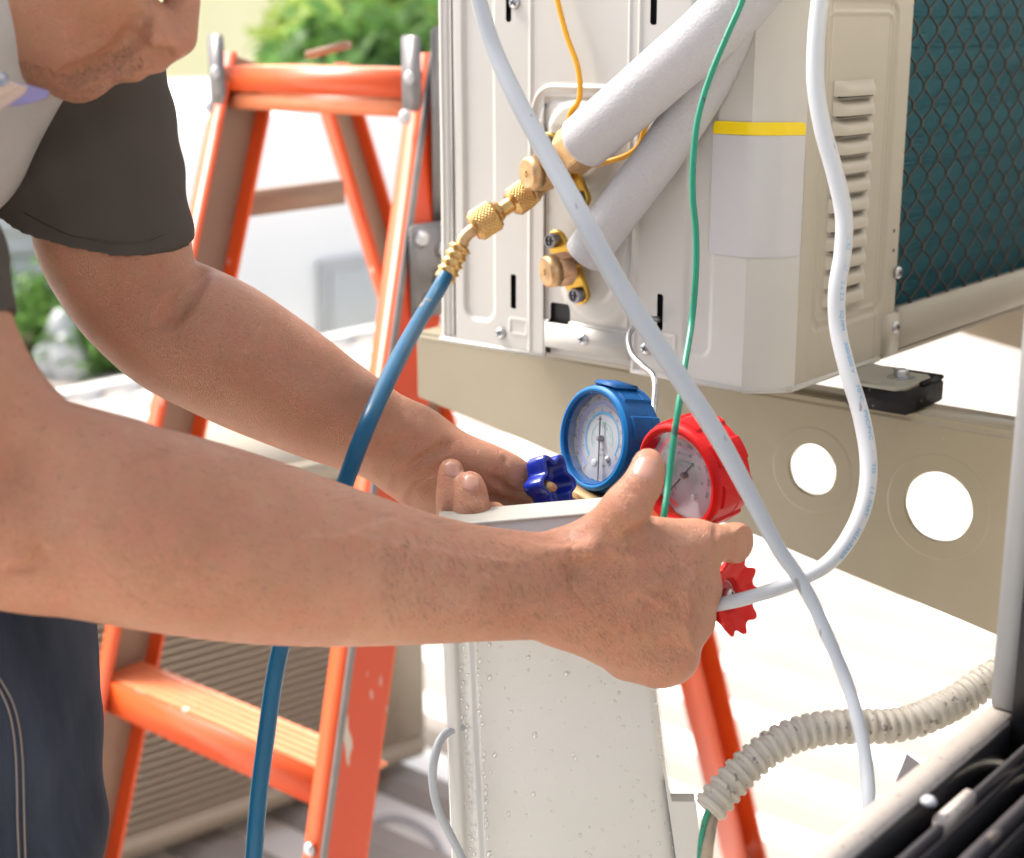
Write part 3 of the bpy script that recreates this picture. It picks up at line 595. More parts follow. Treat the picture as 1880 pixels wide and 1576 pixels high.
zb_ = FZ(1080, 597); inb = ss(xs_ - .0003, xs_ + .0005, X) * (1 - ss(FX(1157, 600) - .0003, FX(1157, 600) + .0005, X)); hgt -= .0012 * np.exp(-((Z - zb_) / .0009) ** 2) * inb; hgt += .0030 * inb * (1 - ss(zb_ - .0005, zb_ + .0003, Z))
hgt += .00025 * np.sin(X * 37 + Z * 11) + .0002 * np.sin(Z * 29 - X * 13)
hgt -= .006 * np.clip(1 - (X - Xl) / .005, 0, 1) ** 2
vs = np.stack([X, Yf - hgt, Z], -1).reshape(-1, 3); ni, nj = X.shape
I, J = np.meshgrid(np.arange(ni - 1), np.arange(nj - 1), indexing='ij'); cx_ = (gx_[I] + gx_[I + 1]) / 2; cz_ = (gz_[J] + gz_[J + 1]) / 2; keep = np.ones(I.shape, bool)
for i, (a0, a1, b0, b1) in enumerate(slots):
    d = rbox(cx_, cz_, a0, a1, b0, b1, .0022 if i < 4 else .003); keep &= ~(d < 0)
# lower notch under the seam
keep &= ~((cz_ < FZ(1080, 646)) & (cx_ > FX(1000, 640)) & (cx_ < FX(1157, 660)))
I, J = I[keep], J[keep]; fs = np.stack([I * nj + J, (I + 1) * nj + J, (I + 1) * nj + J + 1, I * nj + J + 1], 1)
link('front_panel', np_mesh('front_panel', [(vs, fs)]), M['cream'], ac)
MB().box((Xl + .006, Yf + .006, FZ(1080, 640)), (Xc - .002, Yf + .020, ZT - .01)).build('panel_back', M['black'], ac)
# thin seams
for (x, y0, y1) in ((999, 190, 650), (832, -60, 617)):
    MB().box((FX(x, 400) - .0004, Yf - .0003, FZ(x, y1)), (FX(x, 400) + .0004, Yf + .004, FZ(x, y0))).build('panel_seam', M['greymetal'], ac)
# pressed corner strip (45 degrees) with sticker
cs = Xs - Xc; MBc = MB()
NZ = 60; zc_ = np.linspace(ZB - .004, ZT, NZ); prof = []
for tq in np.linspace(0, 1, 14):
    ang = tq; px_ = Xc + cs * tq; py_ = Yf + cs * tq; bul = .0022 * math.sin(math.pi * tq); prof.append((px_ + bul * .7, py_ - bul * .7))
v = [(p[0], p[1], z) for z in zc_ for p in prof]; f = [(i * 14 + j, i * 14 + j + 1, (i + 1) * 14 + j + 1, (i + 1) * 14 + j) for i in range(NZ - 1) for j in range(13)]
link('corner_panel', pyd('corner_panel', v, f), M['cream'], ac)
# side panel with pressed louvre field
Ys0, Ys1 = Yf + cs, 1.2150
def SP(x, y): q = on(x, y, 0, Xs); return q[1], q[2]
sy = lines(Ys0, Ys1, .0013, []); szl = np.concatenate([lines(ZB, 1.45, .0013, []), np.arange(1.455, ZT + .001, .02)]); Yg, Zg = np.meshgrid(sy, szl, indexing='ij')
hs = .0002 * np.sin(Yg * 41 + Zg * 17)
ya, za = SP(1487, 615); yb_, _ = SP(1618, 580); _, zt_ = SP(1560, 120)
d = rbox(Yg, Zg, ya, yb_, za, 1.42, .014); hs -= .0022 * (1 - ss(-.0035, .0015, d)); d2 = rbox(Yg, Zg, ya + .007, yb_ - .006, za + .008, 1.41, .011); hs += .0014 * np.exp(-(d2 / .0014) ** 2)
for xg in (1500, 1520, 1625): hs += .0007 * np.exp(-((Yg - SP(xg, 300)[0]) / .0012) ** 2)
v = np.stack([Xs + hs, Yg, Zg], -1).reshape(-1, 3); n2 = Yg.shape[1]; I, J = np.meshgrid(np.arange(Yg.shape[0] - 1), np.arange(n2 - 1), indexing='ij'); I, J = I.ravel(), J.ravel()
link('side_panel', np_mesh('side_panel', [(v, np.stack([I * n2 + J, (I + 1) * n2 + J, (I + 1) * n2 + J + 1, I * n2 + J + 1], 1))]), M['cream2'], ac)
y0l, _ = SP(1528, 300); y1l, _ = SP(1600, 300)
lv = []; nl = 12; NA = 10
for i in range(nl + 1):
    for j in range(NA + 1):
        tt = j / NA; yy = y0l + (y1l - y0l) * i / nl; e = min(i, nl - i) / nl; w_ = ss(0, .14, e); h_ = .0078 * w_ * (math.sin(math.pi * min(.5 + tt * .5, 1)) if tt > .15 else 1) if j > 0 else 0
        hh_ = .0078 * w_ * (1 - tt ** 3); zz = -.0055 + .012 * tt
        lv.append((hh_ if j > 0 else hh_ * .98, yy, zz))
lf = [(i * (NA + 1) + j, (i + 1) * (NA + 1) + j, (i + 1) * (NA + 1) + j + 1, i * (NA + 1) + j + 1) for i in range(nl) for j in range(NA)]
lme = pyd('louver', lv, lf); lme.materials.append(M['cream2']); lme.polygons.foreach_set('use_smooth', [True] * len(lme.polygons))
dme = MB().box((.0006, y0l + .006, -.0068), (.0030, y1l - .006, -.0056)); dme = pyd('louver_gap', dme.v, dme.f); dme.materials.append(M['black'])
zl0, zl1 = SP(1563, 163)[1], SP(1563, 540)[1]
for i in range(12):
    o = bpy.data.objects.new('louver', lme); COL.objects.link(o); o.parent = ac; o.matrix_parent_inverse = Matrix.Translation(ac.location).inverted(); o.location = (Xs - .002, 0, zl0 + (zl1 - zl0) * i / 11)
    g = bpy.data.objects.new('louver_gap', dme); COL.objects.link(g); g.parent = o; g.location = (0, 0, 0)
# sticker folded over the corner strip
def sticker(name, y0, y1, m, zoff=0):
    xs3 = [1308, 1378, 1450]; pts = []
    zt, zb2 = FZ(1340, y0), FZ(1340, y1); A_ = (FX(1308, 300), Yf - .0007); B_ = (Xc - .0002, Yf - .0007); C_ = (Xs, Ys0 - .0004)
    def row(z): 
        r = [(A_[0] + (B_[0] - A_[0]) * k / 5, A_[1], z) for k in range(6)]
        for k in range(1, 9):
            t_ = k / 8; bul = .0022 * math.sin(math.pi * t_) + .0006; r.append((Xc + cs * t_ * .985 + bul * .7, Yf + cs * t_ * .985 - bul * .7, z))
        return r
    zs_ = [zb2, zb2 + .001, zb2 + .003] + list(np.linspace(zb2 + .004, zt - .004, 8)) + [zt - .003, zt - .001, zt]; rows = [row(z) for z in zs_]; n = len(rows[0])
    def inset(r, k): # rounded corners
        q = [list(p) for p in r]; q[0][0] += k; q[-1] = [q[-1][0] - k * .7, q[-1][1] - k * .7, q[-1][2]]; return q
    if name == 'sticker': rows[0] = inset(rows[0], .003); rows[1] = inset(rows[1], .0012)
    else: rows[-1] = inset(rows[-1], .003); rows[-2] = inset(rows[-2], .0012)
    vs = [p for r in rows for p in r]; fs = [(i * n + j, i * n + j + 1, (i + 1) * n + j + 1, (i + 1) * n + j) for i in range(len(rows) - 1) for j in range(n - 1)]
    return pyd(name, vs, fs)
link('sticker', sticker('sticker', 248, 470, None), M['sticker'], ac); link('sticker_band', sticker('sticker_band', 223, 247, None), M['yellow'], ac)
# base pan lip, bottom flange strip
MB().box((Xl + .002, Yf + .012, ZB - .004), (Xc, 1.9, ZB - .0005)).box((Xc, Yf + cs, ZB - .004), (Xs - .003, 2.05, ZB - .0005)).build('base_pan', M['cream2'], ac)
zz0, zz1 = FZ(1080, 649), FZ(1080, 603)
MB().box((FX(1001, 620), Yf - .0015, zz0), (FX(1156, 640), Yf + .003, zz1)).build('flange_strip', M['cream'], ac, bevel=.0006)
MB().box((FX(999, 640), Yf + .009, ZB + .0005), (FX(1158, 660), Yf + .012, zz0 + .02)).build('recessed_strip', M['cream'], ac)
for a_, b_ in (((FX(1157, 690), Yf + .001), (Xc, Yf + .001)), ((Xc, Yf + .001), (Xs - .001, Ys0)), ((Xs - .001, Ys0), (Xs - .001, Ys1 - .02)), ((Xl + .004, Yf + .001), (FX(999, 640), Yf + .001))):
    MB().bar((*a_, ZB - .001), (*b_, ZB - .001), .006, .0042, (0, 0, 1)).build('base_lip', M['cream'], ac, bevel=.0012)
# coil opening: coil, guard, base rail, top, far casing
Yend = 2.10
MB().box((Xs - .030, Ys1 + .004, ZB + .012), (Xs - .026, Yend - .02, ZT - .02)).build('coil', M['coil'], ac)
tu = MB()
for i in range(24): tu.box((Xs - .0258, Ys1 + .006, ZB + .03 + i * .0254), (Xs - .0245, Yend - .022, ZB + .033 + i * .0254))
tu.build('coil_tubes', M['coil'], ac, kind='stuff')
MB().box((Xs - .028, Ys1 - .0005, ZB + .02), (Xs - .0002, Ys1 + .003, ZT)).build('opening_edge', M['cream2'], ac)
net = MB(); cw, ch, wr = .0190, .0310, .0011; nY = int((Yend - Ys1) / cw)
for i in range(nY):
    yc = Ys1 + .004 + (i + .5) * cw; pts = []
    for j in range(int((ZT - ZB - .06) / ch * 2) + 1):
        z = ZB + .040 + j * ch / 2; s = 1 if j % 2 else -1
        if i % 2: s = -s
        off = s * (cw / 2 - wr * .7) ; pts += [(yc + off * .98, z - ch * .09), (yc + off * .98, z + ch * .09)]
    base = len(net.v)
    for k, (y, z) in enumerate(pts):
        for q in range(4): an = math.pi / 2 * q + .78; net.v.append((Xs - .004 + wr * 1.2 * math.cos(an), y + wr * math.sin(an), z))
    for k in range(len(pts) - 1):
        for q in range(4): r2 = (q + 1) % 4; net.f.append((base + k * 4 + q, base + k * 4 + r2, base + (k + 1) * 4 + r2, base + (k + 1) * 4 + q))
net.build('guard_netting', M['net'], ac, smooth=True)
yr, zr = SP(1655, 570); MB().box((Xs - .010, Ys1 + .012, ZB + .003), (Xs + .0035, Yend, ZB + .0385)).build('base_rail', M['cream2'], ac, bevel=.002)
MB().box((Xs - .012, Ys1 - .018, ZB - .001), (Xs + .0028, Ys1 + .011, ZB + .036)).build('rail_joint', M['cream2'], ac, bevel=.0012)
MB().box((Xl, Yf + .02, ZT - .008), (Xs - .001, Yend + .01, ZT + .02)).build('top_panel', M['cream'], ac, bevel=.006)
MB().box((Xl, Yf + .022, ZB + .001), (Xl + .004, Yend, ZT - .0085)).build('fan_side', M['cream'], ac)
MB().box((Xl + .0042, Yend - .004, ZB + .001), (Xs - .035, Yend, ZT - .0085)).build('far_side', M['cream'], ac)
# screws
def screw_me(name, r):
    m = MB().lathe((0, 0, 0), (0, -1, 0), [(0, r), (.0010, r * .98), (.0024, r * .78), (.0032, r * .35), (.0033, .0003)], 24)
    return pyd(name, m.v, m.f)
scm = screw_me('screw', .0054); scm.materials.append(M['steel']); scm.polygons.foreach_set('use_smooth', [True] * len(scm.polygons))
crm = MB().box((-.0027, -.0036, -.0005), (.0027, -.0028, .0005)).box((-.0005, -.00362, -.0027), (.0005, -.0028, .0027)); crm = pyd('screw_cross', crm.v, crm.f); crm.materials.append(M['black'])
def add_screw(p, n=(0, -1, 0), rz=.4, parent=ac, s=1.0):
    o = bpy.data.objects.new('screw', scm); COL.objects.link(o); o.parent = parent
    Rm = Vector((0, -1, 0)).rotation_difference(Vector(n)).to_matrix().to_4x4() @ Matrix.Rotation(rz, 4, 'Y') @ Matrix.Scale(s, 4)
    o.matrix_local = Matrix.Translation(Vector(p) - parent.location) @ Rm
    c = bpy.data.objects.new('screw_cross', crm); COL.objects.link(c); c.parent = o
for x, y, dy in ((920, 612, .0005), (1073, 623, .002), (946, 5, .001), (974, 208, .001), (1187, 640, .001)): X_, Z_ = FP(x, y); add_screw((X_, Yf - dy, Z_), rz=random.random())
for x, y in ((1643, 500), (1638, 600)): y_, z_ = SP(x, y); add_screw((Xs + .0026, y_, z_), (1, 0, 0), .3)
for x, y in ((1641, 424), (1640, 460)): y_, z_ = SP(x, y); MB().lathe((Xs - .001, y_, z_), (Xs + 1, y_, z_), [(0, .0016), (.0014, .0016)], 12).build('rivet_hole', M['black'], ac)
# feet on rubber pad
ZR = 1.095; YB = 1.137
def pixz(x, y, z): return on(x, y, 2, z)
# ------------------------------------------------------------------ brackets
def zline(x, y): return on(x, y, 1, YB)
pl0, pl1 = zline(790, 735), zline(1820, 1158); xw = XS + .011
xa = zline(770, 680)[0]
zb = lambda x: pl0[2] + (pl1[2] - pl0[2]) * (x - pl0[0]) / (pl1[0] - pl0[0])
out = [(xa, zb(xa)), (xw, zb(xw)), (xw, ZR), (xa, ZR)]
hs_ = []
for (x, y, rx, ry) in ((1493, 862, 44, 50), (1724, 930, 62, 68)):
    c = zline(x, y); r = ry * proj(c)[2] / FPX; hs_.append((c[0], c[2], r))
c_extra = zline(1255, 800); hs_.append((c_extra[0] + .015, c_extra[2] + .012, .011))
hs_ = hs_[:2]
def bracket(label):
    t = thing('wall_bracket', label, 'bracket', (xw, YB, ZR), 'tapered wall brackets under the air conditioner')
    plate('web', out, [circ(a, b, r) for a, b, r in hs_], (0, YB, 0), (np.array([1., 0, 0]), np.array([0, 0, 1.]), np.array([0, -1., 0])), .003, M['bracket'], t)
    MB().box((xa, YB + .0022, ZR - .003), (xw, YB + .045, ZR)).build('top_flange', M['bracket'], t, bevel=.0008)
    tb = MB(); rr_ = tb.add([(xa, YB - .003, ZR - .006), (xa, YB - .001, ZR + .0012), (xw, YB - .001, ZR + .0012), (xw, YB - .003, ZR - .006), (xa, YB + .002, ZR + .0004), (xw, YB + .002, ZR + .0004)], [(0, 3, 2, 1), (1, 2, 5, 4), (0, 1, 4), (3, 5, 2)]); rr_.build('rolled_edge', M['bracket'], t, smooth=True)
    for a, b, r in hs_:
        pr = [(-.0016, r + .001), (.0008, r + .001), (.0010, r + .003), (.0009, r + .009), (.0014, r + .013), (.0007, r + .017), (-.0014, r + .018)]
        m = MB().lathe((a, YB, b), (a, YB - 1, b), [(t_ + .0012, q) for t_, q in pr], 64, cap=False); m.build('pressed_rim', M['bracket'], t, smooth=True)
    MB().bar((xa + .02, YB + .004, zb(xa) + .004), (xw, YB + .004, zb(xw) + .004), .003, .004).build('lower_fold', M['bracket'], t)
    return t
b1 = bracket('olive tapered wall bracket with two round holes under the air conditioner')
b2_ = bpy.data.objects.new('wall_bracket', None); COL.objects.link(b2_); b2_.location = b1.location + Vector((0, .86, 0)); b2_['label'] = 'second olive wall bracket, farther back behind the window jamb'; b2_['category'] = 'bracket'; b2_['group'] = b1['group']
for ch_ in list(b1.children):
    c = ch_.copy(); COL.objects.link(c); c.parent = b2_; c.matrix_parent_inverse = Matrix.Translation(b1.location).inverted()
# rubber pad + foot + bolt
pA, pB_, pC = pixz(1660, 768, ZR), pixz(1733, 735, ZR), pixz(1552, 742, ZR)
zt = ZR + .020
x0p, y0p, y1p = on(1552, 745, 1, YB - .016)[0], YB - .016, YB + .052
x1p = on(1664, 770, 1, YB - .016)[0]
t = thing('rubber_mount', 'square black rubber mount between foot and bracket', 'rubber mount', (x1p - .03, YB + .02, ZR))
MB().box((x0p, y0p, ZR + .0015), (x1p, y1p, zt)).build('pad', M['rubber'], t, bevel=.0015)
MB().box((x0p, y1p - .006, zt + .0002), (x1p, y1p, zt + .004)).build('raised_edge', M['rubber'], t, bevel=.001)
MB().box((x1p - .005, y0p + .03, zt + .0002), (x1p, y1p - .0062, zt + .004)).build('raised_edge', M['rubber'], t, bevel=.001)
fo = [(x0p + .005, y0p + .001), (x1p - .012, y0p + .001), (x1p - .006, y0p + .008), (x1p - .006, y1p - .016), (x1p - .012, y1p - .008), (x0p + .005, y1p - .008)]
bx, by = x1p - .024, YB + .020
plate('foot_plate', fo, [circ(bx - .004, by, .007, .005, 20)], (0, 0, zt + .0018), (np.array([1., 0, 0]), np.array([0, 1., 0]), np.array([0, 0, 1.])), .0024, M['footplate'], ac)
MB().add([(x0p + .005, y0p + .001, zt + .003), (x0p + .030, y0p + .001, zt + .003), (Xs - .012, y0p + .004, ZB - .0005), (x0p + .005, y1p - .008, zt + .003), (x0p + .030, y1p - .008, zt + .003), (Xs - .012, y1p - .012, ZB - .0005)], [(0, 1, 2), (3, 5, 4), (1, 4, 5, 2), (0, 2, 5, 3)]).build('foot_gusset', M['footplate'], ac, smooth=False)
bo = MB().lathe((bx, by, zt + .0032), (bx, by, 2), [(0, .011), (.0015, .011), (.0016, .0105)], 28).build('washer', M['steel'], ac, auto=.5)
MB().lathe((bx, by, zt + .0048), (bx, by, 2), [(0, .0062), (.005, .0062), (.006, .0052)], 6).build('bolt_head', M['steel'], ac, bevel=.0004)
# ------------------------------------------------------------------ service valves (part > sub-parts)
nY_ = np.array([0, -1., 0])
def flange_outline(a, b, r0, r1):       # slotted bar between two lugs
    a, b = np.array(a), np.array(b); u = (b - a) / np.linalg.norm(b - a); n = np.array([-u[1], u[0]]); out = []
    for k in range(9): q = math.pi / 2 + math.pi * k / 8; out.append(a + r0 * (math.cos(q) * u + math.sin(q) * n))
    m = (a + b) / 2; out += [m - n * r1 - u * r1, m - n * r1 + u * r1]
    for k in range(9): q = -math.pi / 2 + math.pi * k / 8; out.append(b + r0 * (math.cos(q) * u + math.sin(q) * n))
    out += [m + n * r1 + u * r1, m + n * r1 - u * r1]; return [tuple(p) for p in out]
def boltcap(p, parent):
    m = MB().lathe(p, p + nY_, [(0, .0065), (.006, .0065), (.0075, .0058), (.0075, .0046), (.0060, .0040), (.0060, .0002)], 24).build('bolt', M['dsteel'], parent, auto=.6)
    MB().box(p + (-.0034, -.0066, -.0007), p + (.0034, -.0061, .0007)).box(p + (-.0007, -.0067, -.0034), p + (.0007, -.0061, .0034)).build('bolt_cross', M['black'], m)
def hexprof(r, L, ch=.0015): return [(0, r * .88), (ch, r), (L - ch, r), (L, r * .86)]
def valve(base, la, lb, cap_px, r_cap, L, pipe_dir, pipe_r, r_nut, nut_L, nutm):
    B = on(*base, 1, Yf - .004); a, b = on(*la, 1, Yf - .012), on(*lb, 1, Yf - .012)
    v = plate('service_valve', flange_outline((a[0], a[2]), (b[0], b[2]), .0075, .0095), [], (0, Yf - .011, 0), (np.array([1., 0, 0]), np.array([0, 0, 1.]), nY_), .004, M['yzinc'], ac, bevel=.001)
    boltcap(np.array([a[0], Yf - .0135, a[2]]), v); boltcap(np.array([b[0], Yf - .0135, b[2]]), v)
    MB().lathe(B, B + nY_, [(.008, .011), (.012, .0125), (.016, .010), (.024, .010), (.030, .0095)], 28).build('valve_body', M['yzinc'], v, auto=.7)
    ce = on(*cap_px, 1, Yf - L); st = on(*base, 1, Yf - .026); zdir = unit(ce - st); Lc = np.linalg.norm(ce - st); hx = .55 * Lc
    MB().lathe(ce - zdir * (.011), ce, [(-.0135, r_cap * .80), (-.012, r_cap), (.0, r_cap * 1.0), (.001, r_cap * .97)], 6, ref=(.3, 0, 1)).build('cap_hexagon', nutm, v, bevel=.0012)
    MB().lathe(ce - zdir * .010, ce, [(0, r_cap * .93), (.006, r_cap * .93), (.0092, r_cap * .86), (.0104, r_cap * .70), (.0101, r_cap * .66), (.0101, .0005)], 40).build('valve_cap', M['brass_dull'], v, smooth=True)
    em = MB(); c0 = ce - zdir * 0 + zdir * .0002; rx = unit(np.cross((0, 0, 1), zdir)) * -1; up = np.cross(rx, zdir) * -1
    if up[2] < 0: up = -up
    em.box((-.0032, -.0004, 0), (.0032, .0004, .0006), (rx, up, zdir), c0); em.box((-.0004, -.0026, 0), (.0004, .0026, .0006), (rx, up, zdir), c0); em.build('cap_mark', M['brass'], v)
    pd = unit(pipe_dir[1] - pipe_dir[0]); n0 = pipe_dir[1] - pd * (nut_L + .000)
    MB().lathe(n0 - pd * .004, n0 + pd, [(0, r_nut * .7)] + [(.002 + q, rr) for q, rr in hexprof(r_nut, nut_L)] , 6, ref=(.2, .1, 1)).build('flare_nut', nutm, v, bevel=.0009)
    MB().lathe(n0 - pd * .022, n0, [(0, r_nut * .45), (.022, r_nut * .62)], 24).build('valve_stem', M['yzinc'], v, smooth=True)
    return v, st
pipe1 = [P(1076, 258, 1.205), P(1130, 212, 1.18), P(1215, 137, 1.145), P(1300, 62, 1.11), P(1395, -38, 1.08), P(1480, -150, 1.06), P(1530, -300, 1.05), P(1545, -600, 1.05), P(1550, -1300, 1.05)]
pipe2 = [P(1080, 462, 1.245), P(1140, 380, 1.218), P(1215, 280, 1.188), P(1290, 165, 1.165), P(1345, 60, 1.15), P(1400, -60, 1.135), P(1450, -180, 1.12), P(1470, -350, 1.12), P(1480, -650, 1.12), P(1480, -1300, 1.12)]
def v_at(x, y, d): return P(x, y, d)
v1, st1 = valve((1042, 312), (1008, 262), (1066, 365), (966, 320), .0150, .062, (P(995, 322, 1.262), pipe1[0] + (pipe1[1] - pipe1[0]) * .05), .02, .0205, .026, M['brass_dull'])
v2, st2 = valve((1050, 492), (1021, 441), (1065, 541), (1000, 500), .0145, .048, (P(1040, 492, 1.285), pipe2[0] + (pipe2[1] - pipe2[0]) * .05), .016, .0125, .013, M['copper'])
for nm, pts, r, lab in (('insulated_pipe', pipe1, .0222, 'thicker white foam insulated pipe on the upper brass valve'), ('insulated_pipe', pipe2, .0184, 'thinner white foam insulated pipe behind, on the lower brass valve')):
    c = spline(pts, 14); d = pts[0] - pts[1]; d = unit(d)
    cap = [pts[0] + d * r * .20]; o = link(nm, tube_mesh(nm, [pts[0] + d * r * .34, pts[0] + d * r * .28, pts[0] + d * r * .1] + pts[0:1] + pts[1:], [r * .72, r * .88, r * .98] + [r] * (len(pts)), n=40, sub=8), M['foam'])
    tag(o, lab, 'pipe', 'foam insulated refrigerant pipes')

# ------------------------------------------------------------------ blue hose with brass fittings
hose = thing('refrigerant_hose', 'scuffed blue hose with brass fittings running from the upper valve to the floor', 'hose', P(818, 512, 1.25))
def knurl(a, b, r, parent, name='knurled_nut'):
    a, b = np.array(a), np.array(b); L = np.linalg.norm(b - a); n = 144; m = 60; pr = []
    for i in range(m + 1):
        t = i / m; e = .0016 / L; rr = r * (1 - .14 * max(0, 1 - t / .10) - .20 * max(0, 1 - (1 - t) / .14)); pr.append((t * L, rr))
    def fn(q, t):
        k = t / L
        if k < .12 or k > .86: return 1
        u = (q * 22 / math.pi + t * 640) % 2; v = (q * 22 / math.pi - t * 640) % 2
        return 1 + .075 * (min(abs(u - 1), .8) + min(abs(v - 1), .8) - .8)
    return MB().lathe(a, b, pr, n, fn=fn).build(name, M['brass'], parent, smooth=True)
k0, k1, k2 = P(985, 348, 1.262), P(968, 362, 1.258), P(935, 374, 1.255)
MB().lathe(P(1003, 330, 1.262), k1, [(0, .008), (.012, .008), (.016, .0095), (.02, .0095)], 28).build('port_neck', M['brass_dull'], hose, smooth=True)
knurl(P(972, 352, 1.258), P(938, 376, 1.254), .0118, hose)
MB().lathe(P(940, 374, 1.254), P(912, 392, 1.252), [(0, .0065), (.0135, .0062), (.0138, .0082), (.0165, .0082), (.017, .006)], 28).build('connector_tube', M['brass'], hose, auto=.6)
MB().lathe(P(920, 384, 1.252), P(890, 404, 1.250), [(0, .0072), (.0015, .0090), (.005, .0092), (.0055, .0075), (.012, .0078)], 6).build('connector_hexagon', M['brass'], hose, bevel=.0006)
knurl(P(912, 392, 1.250), P(868, 420, 1.248), .0128, hose)
link('elbow_tube', tube_mesh('elbow_tube', [P(882, 412, 1.248), P(866, 424, 1.248), P(853, 437, 1.248), P(846, 455, 1.248), P(838, 470, 1.248)], .0052, n=20), M['brass_dull'], hose)
fa, fb = P(847, 450, 1.248), P(815, 514, 1.248); Lf = np.linalg.norm(fb - fa); prf = [(0, .0062)]
for i in range(4): c_ = Lf * (.10 + i * .215); prf += [(c_ - .0022, .0078), (c_, .0098), (c_ + .0022, .0080)]
prf += [(Lf * .93, .0088), (Lf, .0086), (Lf * 1.0 + .0002, .006)]
MB().lathe(fa, fb, sorted(prf), 32).build('ferrule', M['brass'], hose, smooth=True)
hp = [(822, 500, 1.248), (800, 540, 1.225), (765, 597, 1.16), (728, 665, 1.07), (690, 745, 1.0), (660, 815, .985), (632, 890, .985), (600, 965, .99), (560, 1060, 1.0), (522, 1165, 1.0), (503, 1250, 1.0), (489, 1350, 1.0), (475, 1460, 1.0), (466, 1576, 1.0), (458, 1700, 1.01)]
hpw = [P(*q) for q in hp]; e_ = hpw[-1]; hpw += [np.array([e_[0], e_[1], .5]), np.array([e_[0] - .04, e_[1] + .05, .12]), np.array([e_[0] - .12, e_[1] + .16, .012]), np.array([e_[0] - .3, e_[1] + .3, .012])]
link('hose_tube', tube_mesh('hose_tube', hpw, [.0062] * 4 + [.0058] * 15, n=24, sub=10), M['hose'], hose)

